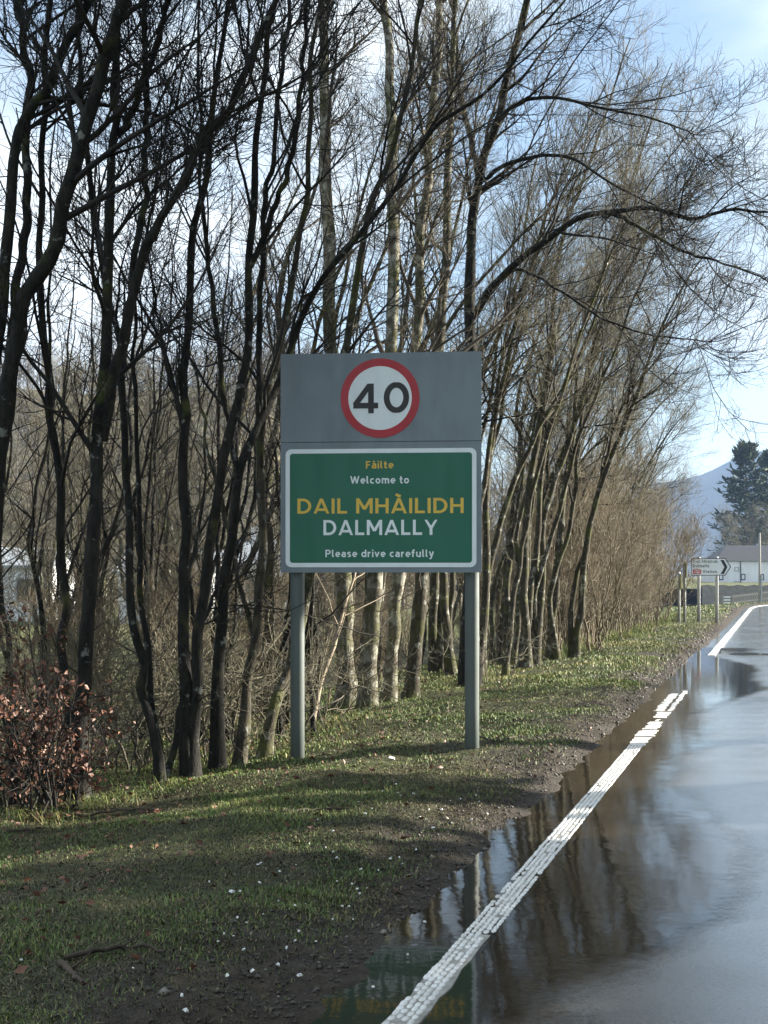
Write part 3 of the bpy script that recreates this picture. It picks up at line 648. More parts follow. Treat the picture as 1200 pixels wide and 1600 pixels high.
# --- arching multi-stem trees of the row (local frame: +x toward the road, z up)
def row_tree(seed, n, H, reach, sprd, r0, p):
    rng = np.random.default_rng(seed); SP, SR = [], []
    for i in range(n):
        a = rng.uniform(-.5, .5); rc_ = reach * rng.uniform(.1, 1.0); yy = rng.uniform(-1, 1) * sprd; h = H * rng.uniform(.75, 1.05); b = np.array([rng.uniform(-.3, .35), rng.uniform(-.45, .45), -.08])
        pw = rng.uniform(1.5, 2.3); u = np.linspace(0, 1, 7)
        P = np.stack([b[0] + rc_ * u ** pw, b[1] + yy * u ** 1.3, b[2] + h * u * (1 - .12 * u * rc_ / max(reach, .1))], -1); P[1:] += rng.normal(0, .07, (6, 3)) * np.array([1, 1, .3])
        SP.append(P); SR.append(np.linspace(1, .12, 7) * r0 * rng.uniform(.6, 1.1))
    return tree_meshes(rng, SP, SR, p)
pr = dict(bark=M['bark_row'], limb=M['twig_brown'], twig=M['twig_olive'], n1=12, n2=6, n3=5, n4=2, upow=.6, l1=(.9, 2.5), l2=(.4, 1.0), l3=(.2, .55), l4=(.1, .3), u0=.35, ang=(20, 50), lean=.07, trop=(.5, 0, .8), trop2=(.35, 0, .9), ns=20, tw=1.0)
RT = [row_tree(50 + i, 4 + i % 3, 10.0 - .5 * (i % 3), 3.0 + .6 * (i % 3), 1.2, .075, dict(pr, limb=M['twig_brown'] if i % 2 else M['twig_dark'])) for i in range(5)]
rng = np.random.default_rng(77)
protos = []
ROWG = 'arching multi-stemmed trees along the verge beyond the sign'
def place_st(proto, name, label, cat, group, s, t, rz, sc, i, jitz=0):
    x, y = road_xy(s, t); z = float(gz(s, t)) + jitz
    if i not in protos_d:
        o = plant(name, label, cat, proto, (float(x), float(y), z), rz, group); o.scale = (sc, sc, sc); protos_d[i] = o; return o
    return dup(protos_d[i], (float(x), float(y), z), rz, sc, label, group)
protos_d = {}
spots = [(26.6, -4.2), (14.6, -5.6), (18.6, -5.6), (19.6, -3.95), (20.6, -4.7), (21.8, -3.75), (22.6, -4.3), (23.4, -3.65), (24.6, -4.5), (26.5, -4.5), (29, -4.6), (31.5, -4.5), (34.5, -4.6), (37.5, -4.4), (41, -4.8), (45, -5.2), (49, -5.6), (54, -5.4), (60, -5.8)]
for i, (s, t) in enumerate(spots):
    lab = 'arching bare multi-stemmed tree between the welcome sign and the straw-brown hedge' if s < 25 else 'bare multi-stemmed tree rising behind the straw-brown hedge shrubs'
    place_st(RT[i % 5], 'multi_stemmed_tree', lab, 'tree', ROWG if s < 25 else 'bare trees behind the hedge shrubs', s, t, -RA + rng.normal(0, .35), rng.uniform(.85, 1.1) * (1 if s < 22 else .90 if s < 30 else .80 if s < 40 else .72), ('r', i % 5))
# --- slimmer dark trees just behind the near clump
pk_ = dict(bark=M['bark_alder'], limb=M['twig_dark'], twig=M['twig_brown'], n1=7, n2=5, n3=4, n4=0, l1=(.6, 1.8), l2=(.35, .9), l3=(.18, .5), l4=(.1, .28), u0=.15, ang=(25, 60), lean=.05, trop=(.2, 0, 1), ns=24, tw=1.1)
KT = [row_tree(140 + i, 3 + i, 7.5, 1.2, 1.1, .042, pk_) for i in range(3)]
for i, (px_, Y_) in enumerate([(-20, 11.6), (50, 12.4), (85, 13.2), (222, 12.9), (262, 13.6), (330, 12.6), (430, 12.9), (482, 14.2)]):
    x = (px_ - 600) / F_PX * Y_; s, t = to_st(x, Y_)
    place_st(KT[i % 3], 'slim_alder', 'slim dark bare tree just behind the near alder clump', 'tree', 'slim dark trees behind the near clump', s, t, rng.uniform(0, 6.28), rng.uniform(.55, .85), ('k', i % 3), -.05)
# --- thicket behind
pt = dict(bark=M['bark_row'], limb=M['twig_brown'], twig=M['twig_olive'], n1=9, n2=5, n3=4, n4=2, l1=(.7, 1.9), l2=(.4, .9), l3=(.2, .6), l4=(.12, .3), u0=.12, ang=(25, 60), lean=.06, trop=(0, 0, 1), ns=16, tw=1.3)
TT = [row_tree(90 + i, 4 + i % 2, 6.2, 1.0, 1.4, .05, pt) for i in range(4)]
THG = 'bare thicket trees behind the front row'
n = 0
for k_ in range(54):
    s = rng.uniform(9.5, 50); t = -rng.uniform(5.8, 15.5)
    if s < 15 and t > -7.5: t -= 2.5
    place_st(TT[k_ % 4], 'thicket_tree', 'slender sunlit bare tree in the thicket behind the front row', 'tree', THG, s, t, rng.uniform(0, 6.28), rng.uniform(.7, 1.15), ('t', k_ % 4), -.05)
# --- brush shrubs at the verge edge
ps = dict(bark=M['twig_straw'], limb=M['twig_straw'], twig=M['twig_straw'], n1=7, n2=5, n3=4, n4=0, l1=(.5, 1.2), l2=(.25, .6), l3=(.12, .35), u0=.1, ang=(10, 35), lean=.05, trop=(0, 0, 1), ns=8, rr=.6, tw=1.3)
def shrub(seed, n, H):
    rng = np.random.default_rng(seed); SP, SR = [], []
    for i in range(n):
        b = np.array([*(rng.uniform(-.5, .5, 2)), -.05]); top = b + np.array([*(rng.normal(0, .45, 2)), H * rng.uniform(.6, 1.05)]); u = np.linspace(0, 1, 5)[:, None]
        P = b + (top - b) * u; P[1:] += rng.normal(0, .05, (4, 3)); SP.append(P); SR.append(np.linspace(.016, .004, 5) * rng.uniform(.7, 1.3))
    return tree_meshes(rng, SP, SR, ps)
SH = [shrub(120 + i, 13, 3.0) for i in range(3)]
for k_ in range(26):
    s = 23.5 + k_ * .78 + rng.normal(0, .3); t = -4.1 + rng.normal(0, .35) + (.35 if s > 33 else 0)
    place_st(SH[k_ % 3], 'brush_shrub', 'straw-brown leafless shrub with dense upright shoots in the hedge by the verge', 'shrub', 'leafless hedge shrubs along the verge', s, t, rng.uniform(0, 6.28), rng.uniform(.75, 1.25), ('s', k_ % 3))
for k_ in range(16):
    s = 10 + k_ * .95 + rng.normal(0, .3); t = -5.2 - rng.uniform(0, 1.6)
    place_st(SH[k_ % 3], 'undergrowth_shrub', 'low leafless undergrowth shrub among the trunks', 'shrub', 'low undergrowth between the trunks', s, t, rng.uniform(0, 6.28), rng.uniform(.35, .6), ('s', k_ % 3))

pu = dict(bark=M['twig_brown'], limb=M['twig_olive'], twig=M['twig_olive'], n1=4, n2=3, n3=3, n4=0, l1=(.4, 1.1), l2=(.25, .6), l3=(.12, .35), u0=.05, ang=(25, 80), lean=.02, trop=(0, 0, 1), ns=10, rr=.6, tw=1.1)
def bramble(seed, n, H):
    rng = np.random.default_rng(seed); SP, SR = [], []
    for i in range(n):
        b = np.array([*(rng.uniform(-.35, .35, 2)), -.05]); az = rng.uniform(0, 6.28); rch = rng.uniform(.2, 1.1); u = np.linspace(0, 1, 5); h = H * rng.uniform(.5, 1.)
        P = np.stack([b[0] + math.cos(az) * rch * u, b[1] + math.sin(az) * rch * u, b[2] + h * np.sin(u * rng.uniform(1.3, 2.6))], -1); P[1:] += rng.normal(0, .05, (4, 3)); SP.append(P); SR.append(np.linspace(.011, .003, 5) * rng.uniform(.7, 1.4))
    return tree_meshes(rng, SP, SR, pu)
BR_ = [bramble(160 + i, 5, 1.1) for i in range(3)]
for i, (px_, Y_) in enumerate([(175, 10.3), (215, 10.9), (265, 11.2), (318, 11.2), (356, 11.6), (398, 11.6), (430, 12.2), (20, 10.4), (70, 10.8), (135, 11.2), (300, 12.2), (190, 12.2), (250, 12.8), (490, 14.2), (770, 18.6)]):
    x = (px_ - 600) / F_PX * Y_; s, t = to_st(x, Y_)
    place_st(BR_[i % 3], 'bramble_tangle', 'low tangle of bare arching brush around the trunk feet', 'shrub', 'low brush tangles at the foot of the trees', s, t, rng.uniform(0, 6.28), rng.uniform(.5, .95), ('b', i % 3))
# ------------------------------------------------------------------ conifers (far village trees and the shelter belt across the road)
k = NT('needles'); v = k.coord('Object'); c = k.mix(k.ramp(k.noise(v, .9, 4), [(.35, 0.), (.65, 1.)]), (.030, .046, .026), (.080, .105, .055)); M['needles'] = k.set(c, .7, spec=.2)
def conifer(seed, H, Rw, levels, per, clear=.12, dens=11, round_=.6, leaf=1.0):
    rng = np.random.default_rng(seed)
    P = np.stack([np.cumsum(rng.normal(0, .03, 9)), np.cumsum(rng.normal(0, .03, 9)), np.linspace(-.2, H, 9)], -1)[None]; R = np.linspace(.022 * H * .8, .02, 9)[None]
    out = [('trunk', mesh_np('trunk', *(lambda a: (a[0], [a[1]]))(tubes(P, R, 8)), M['bark_row']))]
    n = levels * per; u = np.repeat(np.linspace(clear, .985, levels), per) + rng.normal(0, .008, n); u = u.clip(clear, .99)
    p, tn, r = sample(P, R, np.zeros(n, int), u)
    w = (u - clear) / (1 - clear); prof = (1 - w) ** round_ * (.45 + .55 * np.minimum(1, w * 6))
    L_ = Rw * prof * rng.uniform(.6, 1.15, n) + .25
    az = rng.uniform(0, 2 * np.pi, n); el = np.radians(np.where(w > .8, 35, 8) + rng.normal(0, 9, n))
    d = np.stack([np.cos(az) * np.cos(el), np.sin(az) * np.cos(el), np.sin(el)], -1)
    B = grow(rng, p, d, L_, 6, .06, (0, 0, 1), -.05, .12); BR = np.linspace(.035, .006, 6)[None] * np.ones((n, 1))
    out.append(('boughs', mesh_np('boughs', *(lambda a: (a[0], [a[1]]))(tubes(B, BR, 4)), M['twig_dark'])))
    idx = np.repeat(np.arange(n), dens); uu = rng.uniform(.15, 1., n * dens); q, t2, _ = sample(B, BR, idx, uu)
    side = nrm(np.cross(t2, [0, 0, 1.])) * rng.choice([-1, 1], n * dens)[:, None]
    dd = nrm(t2 * rng.uniform(.2, 1, (n * dens, 1)) + side * rng.uniform(.3, 1.1, (n * dens, 1)) + rng.normal(0, .25, (n * dens, 3)) + np.array([0, 0, .15]))
    ll = rng.uniform(.35, .8, n * dens)[:, None] * leaf; wv = nrm(np.cross(dd, rng.normal(0, .5, (n * dens, 3)) + np.array([0, 0, 1.]))) * rng.uniform(.06, .13, (n * dens, 1)) * leaf
    up = np.array([0, 0, .05])
    V = np.stack([q - wv * .4, q + wv * .4, q + dd * ll * .6 + wv, q + dd * ll + up, q + dd * ll * .6 - wv], 1).reshape(-1, 3)
    b = np.arange(n * dens)[:, None] * 5; F_ = np.concatenate([b + np.array([[0, 1, 2]]), b + np.array([[0, 2, 4]]), b + np.array([[4, 2, 3]])])
    out.append(('crown', mesh_np('crown', V, [F_], M['needles'], False)))
    return out
c1 = conifer(201, 16.5, 4.6, 30, 8, .06, 16, .5, 1.5)
def at(px, Y, z): return ((px - 600) / F_PX * Y, Y, z)
t0 = plant('conifer_tree', 'tall dark conifer with a rounded tiered crown behind the white building', 'tree', c1, at(1166, 196, .8), .4)
t0.scale = (1.12,) * 3
dup(t0, at(1204, 204, 1.2), 2.2, 1.06, 'dark conifer half cut by the picture edge beside the taller conifer')
# bare pale trees round the conifers
for i, (px_, Y_, sc_) in enumerate([(1138, 182, 1.05), (1152, 190, 1.2), (1176, 186, .95), (1190, 188, 1.05), (1126, 205, 1.3), (1208, 186, 1.1)]):
    o = dup(protos_d[('t', i % 4)], at(px_, Y_, .3), i * 1.3, sc_ * 1.5, 'pale bare tree beside the conifers behind the white building', 'bare trees in the far village')

# shelter belt across the road: it throws the shade that lies over the near verge and the sign
c2 = conifer(211, 15.0, 2.7, 28, 8, .04, 8, .45, 1.4)
bs = [(2.2, 9.2), (4.6, 8.2), (6.8, 9.6), (8.8, 8.4), (10.8, 9.4), (12.6, 8.8), (-.4, 8.6), (-3., 9.4)]
x, y = road_xy(*bs[0]); sb = plant('shelter_conifer', 'dense dark conifer of the shelter belt across the road', 'tree', c2, (float(x), float(y), .1), 0, 'conifers of the shelter belt across the road')
for i, (s, t) in enumerate(bs[1:]):
    x, y = road_xy(s, t); dup(sb, (float(x), float(y), .1), i * 1.9, .85 + .04 * (i % 5))
c3 = conifer(215, 16.0, 2.7, 22, 9, .42, 10, .4, 1.5)  # added unseen: crowns shade near trees, bare trunks let sun reach verge
x, y = road_xy(15.0, 9.2); sc3 = plant('shade_conifer', 'tall unseen conifer with a bare lower trunk, added to shade the near trees', 'tree', c3, (float(x), float(y), .1), 0, 'unseen conifers added for shade across the road')
x, y = road_xy(17.6, 9.0); dup(sc3, (float(x), float(y), .1), 2.1, 1.02)
for i, (s, t, sc_) in enumerate([(21.5, 9.4, 1.0), (24.5, 9.5, 1.1), (33, 9.6, 1.1), (43, 10, 1.1)]):
    x, y = road_xy(s, t)
    dup(protos_d[('t', i % 4)], (float(x), float(y), .1), math.pi - RA + i * .3, sc_, 'bare multi-stemmed tree on the far side of the road', 'bare trees across the road')

# ------------------------------------------------------------------ far village: building, wall, fence, pole
rng = np.random.default_rng(300)
HARL = mat_paint('white_render', (.72, .74, .76), .8, .2, 1.2); SLATE = None
k = NT('slate'); v = k.coord('Object'); k.bump(k.noise(v, 6, 4), .6, .05); SLATE = k.set(k.mix(k.noise(v, 2.5, 5), (.018, .019, .021), (.045, .045, .047)), .6)
GLASS = NT('window_glass').set((.02, .025, .03), .08, spec=.6); FRAMEB = mat_paint('black_frame', (.02, .02, .022), .5, .1); FRAMEG = mat_paint('grey_frame', (.35, .37, .39), .5, .1)
YB = 170.0
def fx(px): return (px - 600) / F_PX * YB
def fz(py, Y=YB): return CAM_Z + (HOR - py) / F_PX * Y
hb = thing('white_building', 'long white rendered building with small dark framed windows and slate roof', 'building', (0, 0, 0))
MB().box(fx(1119), fx(1262), YB, YB + 8, fz(917) - 1.5, fz(877)).build('wall', HARL, hb)
MB().box(fx(1119) - .04, fx(1262) + .04, YB - .05, YB + 8.05, fz(918) - 1.4, fz(916)).build('plinth', SLATE, hb)
e, rg = fz(876.5), fz(851)
mb = MB(); xa, xb = fx(1148), fx(1266)
mb.add([(fx(1117), YB - .3, e), (xb, YB - .3, e), (xb, YB + 8.3, e), (fx(1117), YB + 8.3, e), (xa, YB + 4, rg), (xb, YB + 4, rg)], [(0, 1, 5, 4), (2, 3, 4, 5), (3, 0, 4), (1, 2, 5), (0, 3, 2, 1)]); rf = mb.build('roof', SLATE, hb)
def window(px, py, w, h, fm, gm):
    a, b, z0, z1 = fx(px - w / 2), fx(px + w / 2), fz(py + h / 2), fz(py - h / 2); th = .11
    f_ = MB().ring_xz([(a, z0), (b, z0), (b, z1), (a, z1)], [(a + th, z0 + th), (b - th, z0 + th), (b - th, z1 - th), (a + th, z1 - th)], YB - .06, YB + .02).build('window', fm, hb)
    p_ = MB().box(a + th + .002, b - th - .002, YB - .03, YB - .004, z0 + th + .002, z1 - th - .002).build('pane', gm, f_)
for px_ in (1126.5, 1161, 1190, 1222): window(px_, 901.5, 7.2, 9.5, FRAMEB, HARL)
for px_, py_ in ((1151, 889.5), (1151, 911.5), (1216, 890)): window(px_, py_, 7.5, 7, FRAMEG, HARL)
mb = MB(); mb.box(fx(1156.4), fx(1157.6), YB - .1, YB - .02, fz(911), fz(877)); mb.add([(fx(1156.4), YB - .1, fz(912)), (fx(1165), YB - .1, fz(917)), (fx(1165), YB - .1, fz(915.6)), (fx(1156.4), YB - .1, fz(910.6)), (fx(1156.4), YB - .02, fz(912)), (fx(1165), YB - .02, fz(917)), (fx(1165), YB - .02, fz(915.6)), (fx(1156.4), YB - .02, fz(910.6))], [(0, 1, 2, 3), (7, 6, 5, 4), (0, 4, 5, 1), (3, 2, 6, 7), (1, 5, 6, 2), (0, 3, 7, 4)]); mb.build('drainpipe', FRAMEB, hb)

k = NT('rubble'); v = k.coord('Object'); vo = k.n('ShaderNodeTexVoronoi', Scale=2.2); k.l(v, vo.inputs['Vector']); k.bump(vo.outputs['Distance'], .8, .08)
RUB = k.set(k.mix(k.noise(v, 1.5, 5), (.13, .12, .108), (.26, .24, .21)), .9)
YW = 128.0
wl = MB(); xs = np.linspace((1098 - 600) / F_PX * YW, (1290 - 600) / F_PX * YW, 30); zt_ = fz(914.5, YW)
pts = [(xs[0], -2.)] + [(xs[-1], -2.)] + [(float(x), zt_ + .06 * math.sin(i * 1.7)) for i, x in list(enumerate(xs))[::-1]]
tag(wl.prism_xz(pts, YW, YW + .5).build('stone_wall', RUB), 'low grey stone retaining wall below the white building', 'wall')
tag(MB().add([(xs[0] - 12, YW + .45, zt_ - .1), (xs[-1] + 30, YW + .45, zt_ - .1), (xs[-1] + 60, 330, 1.2), (xs[0] - 90, 330, .4)], [(0, 1, 2, 3)]).build('terrace', M['field']), 'level ground behind the stone wall', kind='structure')
WOODF = mat_paint('fence_wood', (.30, .28, .25), .85, .4, 5)
YF = 108.0
fence = thing('picket_fence', 'weathered vertical board fence along the bend of the road', 'fence')
fxs = np.arange((1143.5 - 600) / F_PX * YF, (1246 - 600) / F_PX * YF, 4.1 / F_PX * YF)
pk = None
for i, x in enumerate(fxs):
    yy = YF + .16 * i; s, t = to_st(x, yy); zb_ = CAM_Z + (HOR - 948 + i * .35) / F_PX * YF; h = .93 + .02 * math.sin(i * 2.3)
    if pk is None:
        pk = MB().prism_xz([(-.045, -.3), (.045, -.3), (.045, .9), (0, .96), (-.045, .9)], 0, .03).build('picket', WOODF, fence); o = pk
    else: o = pk.copy(); COL.objects.link(o)
    o.location = (x, yy, zb_ - .02)
for zz in (.25, .72): 
    a, b = fxs[0], fxs[-1]; z0, z1 = CAM_Z + (HOR - 948) / F_PX * YF + zz, CAM_Z + (HOR - 948 + (len(fxs) - 1) * .35) / F_PX * YF + zz; y1 = YF + .16 * (len(fxs) - 1)
    MB().add([(a, YF + .04, z0), (b, y1 + .04, z1), (b, y1 + .08, z1), (a, YF + .08, z0), (a, YF + .04, z0 + .08), (b, y1 + .04, z1 + .08), (b, y1 + .08, z1 + .08), (a, YF + .08, z0 + .08)],
             [(3, 2, 1, 0), (4, 5, 6, 7), (0, 1, 5, 4), (1, 2, 6, 5), (2, 3, 7, 6), (3, 0, 4, 7)]).build('fence_rail', WOODF, fence)
xg = (1133 - 600) / F_PX * YF; zg = CAM_Z + (HOR - 947) / F_PX * YF
gate = thing('field_gate', 'small white barred gate at the end of the board fence', 'gate', (xg, YF, zg))
for x_ in (-.12, .48): MB().box(x_ - .05, x_ + .05, 0, .09, -.3, .82).build('gate_post', WOODF, gate)
for z_ in (.2, .42, .64): MB().box(-.06, .42, .02, .06, z_, z_ + .1).build('bar', HARL, gate)
xp, yp = (1187 - 600) / F_PX * 104, 104
pole = thing('utility_pole', 'thin timber utility pole standing at the board fence', 'pole', (xp, yp, 0))
MB().lathe([(.10, -1.6), (.09, 2), (.075, fz(833, 104)), (.02, fz(832, 104))], 10).build('shaft', WOODF, pole, True)
MB().box(.06, .14, -.12, -.06, fz(950, 104), fz(898, 104)).build('cable_guard', FRAMEG, pole)

# ------------------------------------------------------------------ houses behind the trees on the left
ROOFG = mat_paint('pale_roof', (.30, .33, .36), .6, .3, 1.5)
def cottage(px0, px1, Y, eave, ridge, label):
    a, b = (px0 - 600) / F_PX * Y, (px1 - 600) / F_PX * Y; w = b - a; z0 = -.9; ze = fz(eave, Y); zr = fz(ridge, Y)
    t = thing('cottage', label, 'house', ((a + b) / 2, Y, z0)); h = w / 2; e = ze - z0; r = zr - z0; D = 6.0
    MB().add([(-h, 0, -.5), (h, 0, -.5), (h, D, -.5), (-h, D, -.5), (-h, 0, e), (h, 0, e), (h, D, e), (-h, D, e), (-h, D / 2, r - .1), (h, D / 2, r - .1)],
             [(0, 1, 5, 4), (2, 3, 7, 6), (1, 2, 6, 9, 5), (3, 0, 4, 8, 7)]).build('wall', HARL, t)
    h2 = h + .25
    rf = MB().add([(-h2, -.3, e - .1), (h2, -.3, e - .1), (h2, D / 2, r), (-h2, D / 2, r), (-h2, D + .3, e - .1), (h2, D + .3, e - .1), (-h2, -.3, e + .02), (h2, -.3, e + .02), (h2, D / 2, r + .13), (-h2, D / 2, r + .13), (-h2, D + .3, e + .02), (h2, D + .3, e + .02)],
                  [(6, 7, 8, 9), (9, 8, 11, 10), (0, 3, 2, 1), (3, 4, 5, 2), (0, 1, 7, 6), (4, 10, 11, 5), (0, 6, 9, 3), (3, 9, 10, 4), (1, 2, 8, 7), (2, 5, 11, 8)]).build('roof', ROOFG, t)
    MB().box(-h + .4, -h + 1., D / 2 - .3, D / 2 + .3, r - .3, r + .8).build('chimney', HARL, rf)
    n = max(2, int(w / 3))
    for i in range(n):
        cx = -h + w * (i + .5) / n; f_ = MB().box(cx - .5, cx + .5, -.03, .05, e * .38, e * .8).build('window', FRAMEG, t)
        MB().box(cx - .42, cx + .42, -.045, -.032, e * .38 + .08, e * .8 - .08).build('pane', GLASS, f_)
    return t
cottage(185, 330, 62, 893, 862, 'white cottage with a pale grey roof seen through the left-hand trunks')
cottage(372, 470, 70, 880, 845, 'white cottage partly behind the welcome sign board')
cottage(-60, 75, 66, 884, 858, 'white cottage behind the copper-leaved bush')

# ------------------------------------------------------------------ hills
def hill(name, x0, x1, y0, y1, hf, mat, nx=70, ny=26):
    X, Y = np.meshgrid(np.linspace(x0, x1, nx), np.linspace(y0, y1, ny), indexing='ij'); V = np.stack([X, Y, hf(X, Y)], -1).reshape(-1, 3)
    i = (np.arange(nx - 1)[:, None] * ny + np.arange(ny - 1)[None]).ravel(); Fq = np.stack([i, i + ny, i + ny + 1, i + 1], -1)
    return obj(name, mesh_np(name, V, [Fq], mat))
k = NT('hill_heath'); v = k.coord('Object'); c = k.mix(k.ramp(k.noise(v, .03, 6, .6), [(.35, 0.), (.65, 1.)]), (.085, .070, .042), (.16, .135, .078)); c = k.mix(k.ramp(k.noise(v, .25, 5), [(.45, 0.), (.7, .7)]), c, (.06, .065, .03))
k.bump(k.noise(v, .5, 5), 1., 1.); M['heath'] = k.set(c, .95, spec=.1)
def h_left(X, Y):
    u = smooth((Y - 115) / 190); top = 46 + 5 * np.sin(X * .021 + .5) + 2.2 * np.sin(X * .06 + 1) ; fall = 1 - smooth((X + 25) / 55)
    return -1.8 + top * u * fall + 1.2 * np.sin(X * .11) * np.sin(Y * .09) * u
tag(hill('hillside', -190, 34, 110, 420, h_left, M['heath']), 'brown wooded hillside behind the trees', kind='structure')
def h_mtn(X, Y):
    r = np.sqrt(((X - 620) / 620) ** 2 + ((Y - 1750) / 700) ** 2); b = smooth(1.15 - r)
    return -6 + 158 * b + 10 * np.sin(X * .012 + 1) * np.sin(Y * .011) * b + 9 * np.sin(X * .03) * b
k = NT('mountain_moor'); v = k.coord('Object'); M['moor'] = k.set(k.mix(k.noise(v, .012, 7, .6), (.030, .036, .032), (.075, .070, .050)), .95, spec=.1)
tag(hill('mountain', -300, 1700, 900, 2500, h_mtn, M['moor'], 60, 40), 'blue-grey mountain slope beyond the village', kind='structure')
# far-off wood on the hillside: one mass
rng = np.random.default_rng(400); n = 900
wx = rng.uniform(-120, 18, n); wy = rng.uniform(112, 330, n); wz = h_left(wx, wy)
B0 = np.stack([wx, wy, wz - .3], -1); P = grow(rng, B0, np.tile([0, 0, 1.], (n, 1)), rng.uniform(5, 10, n), 4, .06, (0, 0, 1), .1); R = np.linspace(.13, .03, 4)[None] * np.ones((n, 1))
A, AR = branch(rng, P, R, 16, .2, 1, (20, 55), (1.2, 3.4), 3, .6, .02, .12, (0, 0, 1), .1)
Bq, BRq = branch(rng, A, AR, 5, .2, 1, (25, 60), (.6, 1.6), 2, .8, .016, .1, (0, 0, 1), .1)
v, q = join([tubes(P, R, 3), tubes(A, AR, 3), tubes(Bq, BRq, 3)])
tag(obj('distant_wood', mesh_np('distant_wood', v, [q], M['twig_brown'])), 'bare brown woodland covering the far hillside', 'woodland', kind='stuff')

# ------------------------------------------------------------------ copper-leaved bush
k = NT('copper_leaf'); a = k.attr('tint'); c = k.ramp(a, [(0., (.045, .018, .012)), (.45, (.125, .054, .034)), (.8, (.20, .100, .060)), (1., (.38, .24, .13))]); M['copper'] = k.set(c, .55, spec=.35)
def leaf_mesh(name, p, d, size, rng, mat, tint=None):
    n = len(p); d = nrm(d); sd_ = nrm(np.cross(d, rng.normal(0, 1, (n, 3)))); nn = np.cross(sd_, d); L_ = size[:, None]; w = L_ * .30; cu2 = rng.uniform(-.25, .35, (n, 1)) * L_
    V = np.stack([p, p + d * L_ * .45 + sd_ * w + nn * .12 * L_, p + d * L_ * .45 - sd_ * w + nn * .12 * L_, p + d * L_ * .5, p + d * L_ + nn * cu2], 1).reshape(-1, 3)
    b = np.arange(n)[:, None] * 5; F_ = np.concatenate([b + np.array([[0, 1, 3]]), b + np.array([[0, 3, 2]]), b + np.array([[1, 4, 3]]), b + np.array([[3, 4, 2]])])
    tint = rng.random(n) if tint is None else tint
    return mesh_np(name, V, [F_], mat, False, None, {'tint': np.repeat(tint, 5)})
def copper_bush(label, Y, px, H, spread, n_st, seed, n_leaf):
    rng = np.random.default_rng(seed); x = (px - 600) / F_PX * Y; g = gxy(x, Y)
    t = thing('copper_leaved_bush', label, 'bush', (x, Y, g)); SP, SR = [], []
    for i in range(n_st):
        b = np.array([rng.normal(0, spread * .3), rng.normal(0, .15), -.05]); e = b + np.array([rng.normal(0, spread * .55), rng.normal(0, .25), H * rng.uniform(.45, 1.0)]); u = np.linspace(0, 1, 6)[:, None]
        P = b + (e - b) * u; P[1:] += rng.normal(0, .03, (5, 3)); SP.append(P); SR.append(np.linspace(.010, .003, 6))
    SP = np.stack(SP); SR = np.stack(SR)
    A, AR = branch(rng, SP, SR, 7, .2, .98, (30, 70), (.15, .5), 5, .6, .0018, .12, (0, 0, 1), .02); B, BR = branch(rng, A, AR, 3, .2, 1., (30, 60), (.08, .22), 3, .7, .0012, .1, (0, 0, 1), .02)
    for i in range(n_st):
        vv, qq = tubes(SP[i:i + 1], SR[i:i + 1], 6); obj('stem', mesh_np('stem', vv, [qq], M['twig_dark']), t)
    vv, qq = join([tubes(A, AR, 4), tubes(B, BR, 3)]); o = obj('twigs', mesh_np('twigs', vv, [qq], M['twig_dark']), t); o['kind'] = 'stuff'
    AB = np.concatenate([A, resample_batch(B, 5)]); ABR = np.concatenate([AR, np.repeat(BR[:, :1], 5, 1)])
    idx = rng.integers(0, len(AB), n_leaf); p, tn, _ = sample(AB, ABR, idx, rng.uniform(.15, 1., n_leaf))
    d = nrm(tn * .6 + rng.normal(0, .6, (n_leaf, 3)) + np.array([0, -.1, -.35])); o = obj('leaves', leaf_mesh('leaves', p, d, rng.uniform(.022, .056, n_leaf), rng, M['copper'], np.clip(rng.normal(.42, .22, n_leaf), 0, 1)), t); o['kind'] = 'stuff'
    return t
def resample_batch(P, K):
    return np.stack([P[:, min(int(u * (P.shape[1] - 1)), P.shape[1] - 2)] * (1 - (u * (P.shape[1] - 1) - min(int(u * (P.shape[1] - 1)), P.shape[1] - 2))) + P[:, min(int(u * (P.shape[1] - 1)), P.shape[1] - 2) + 1] * (u * (P.shape[1] - 1) - min(int(u * (P.shape[1] - 1)), P.shape[1] - 2)) for u in np.linspace(0, 1, K)], 1)
copper_bush('dense low bush of copper-brown winter leaves at the foot of the thick alder', 8.75, 38, .88, .50, 24, 500, 1300)
copper_bush('tall thin sapling holding copper-brown leaves up against the thick alder', 8.95, 96, 1.20, .24, 8, 501, 620)

# ------------------------------------------------------------------ dead branch leaning behind the sign, fallen sticks
DEAD = mat_twig('dead_wood', (.20, .165, .115), (.38, .32, .24)); STK = mat_twig('fallen_stick', (.030, .023, .018), (.075, .058, .042))
def stick(name, label, pts, r0, r1, mat, cat, seed, side=3, sl=(.15, .4), group=None):
    rng = np.random.default_rng(seed); P = resample(np.array(pts), 14)[None]; P[0, 1:-1] += rng.normal(0, .006, (12, 3)); R = np.linspace(r0, r1, 14)[None]
    o = P[0, 0].copy(); t = thing(name, label, cat, tuple(o), 0, group); P = P - o
    v, q = tubes(P, R, 7); obj('stem', mesh_np('stem', v, [q], mat), t)
    for i in range(side):
        A, AR = branch(rng, P, R, 1, .3, .9, (30, 60), sl, 5, .5, .0018, .12, (0, 0, 1), .05); v, q = tubes(A, AR, 5); obj('side_twig', mesh_np('side_twig', v, [q], mat), t)
    return t
stick('dead_branch', 'pale barkless dead branch leaning up among the trunks behind the left post', [pix(487, 1138, 13.2), pix(503, 1060, 13.35), pix(525, 1000, 13.5), pix(543, 930, 13.7), pix(556, 890, 13.8)], .026, .010, DEAD, 'branch', 600, 4, (.4, .9))
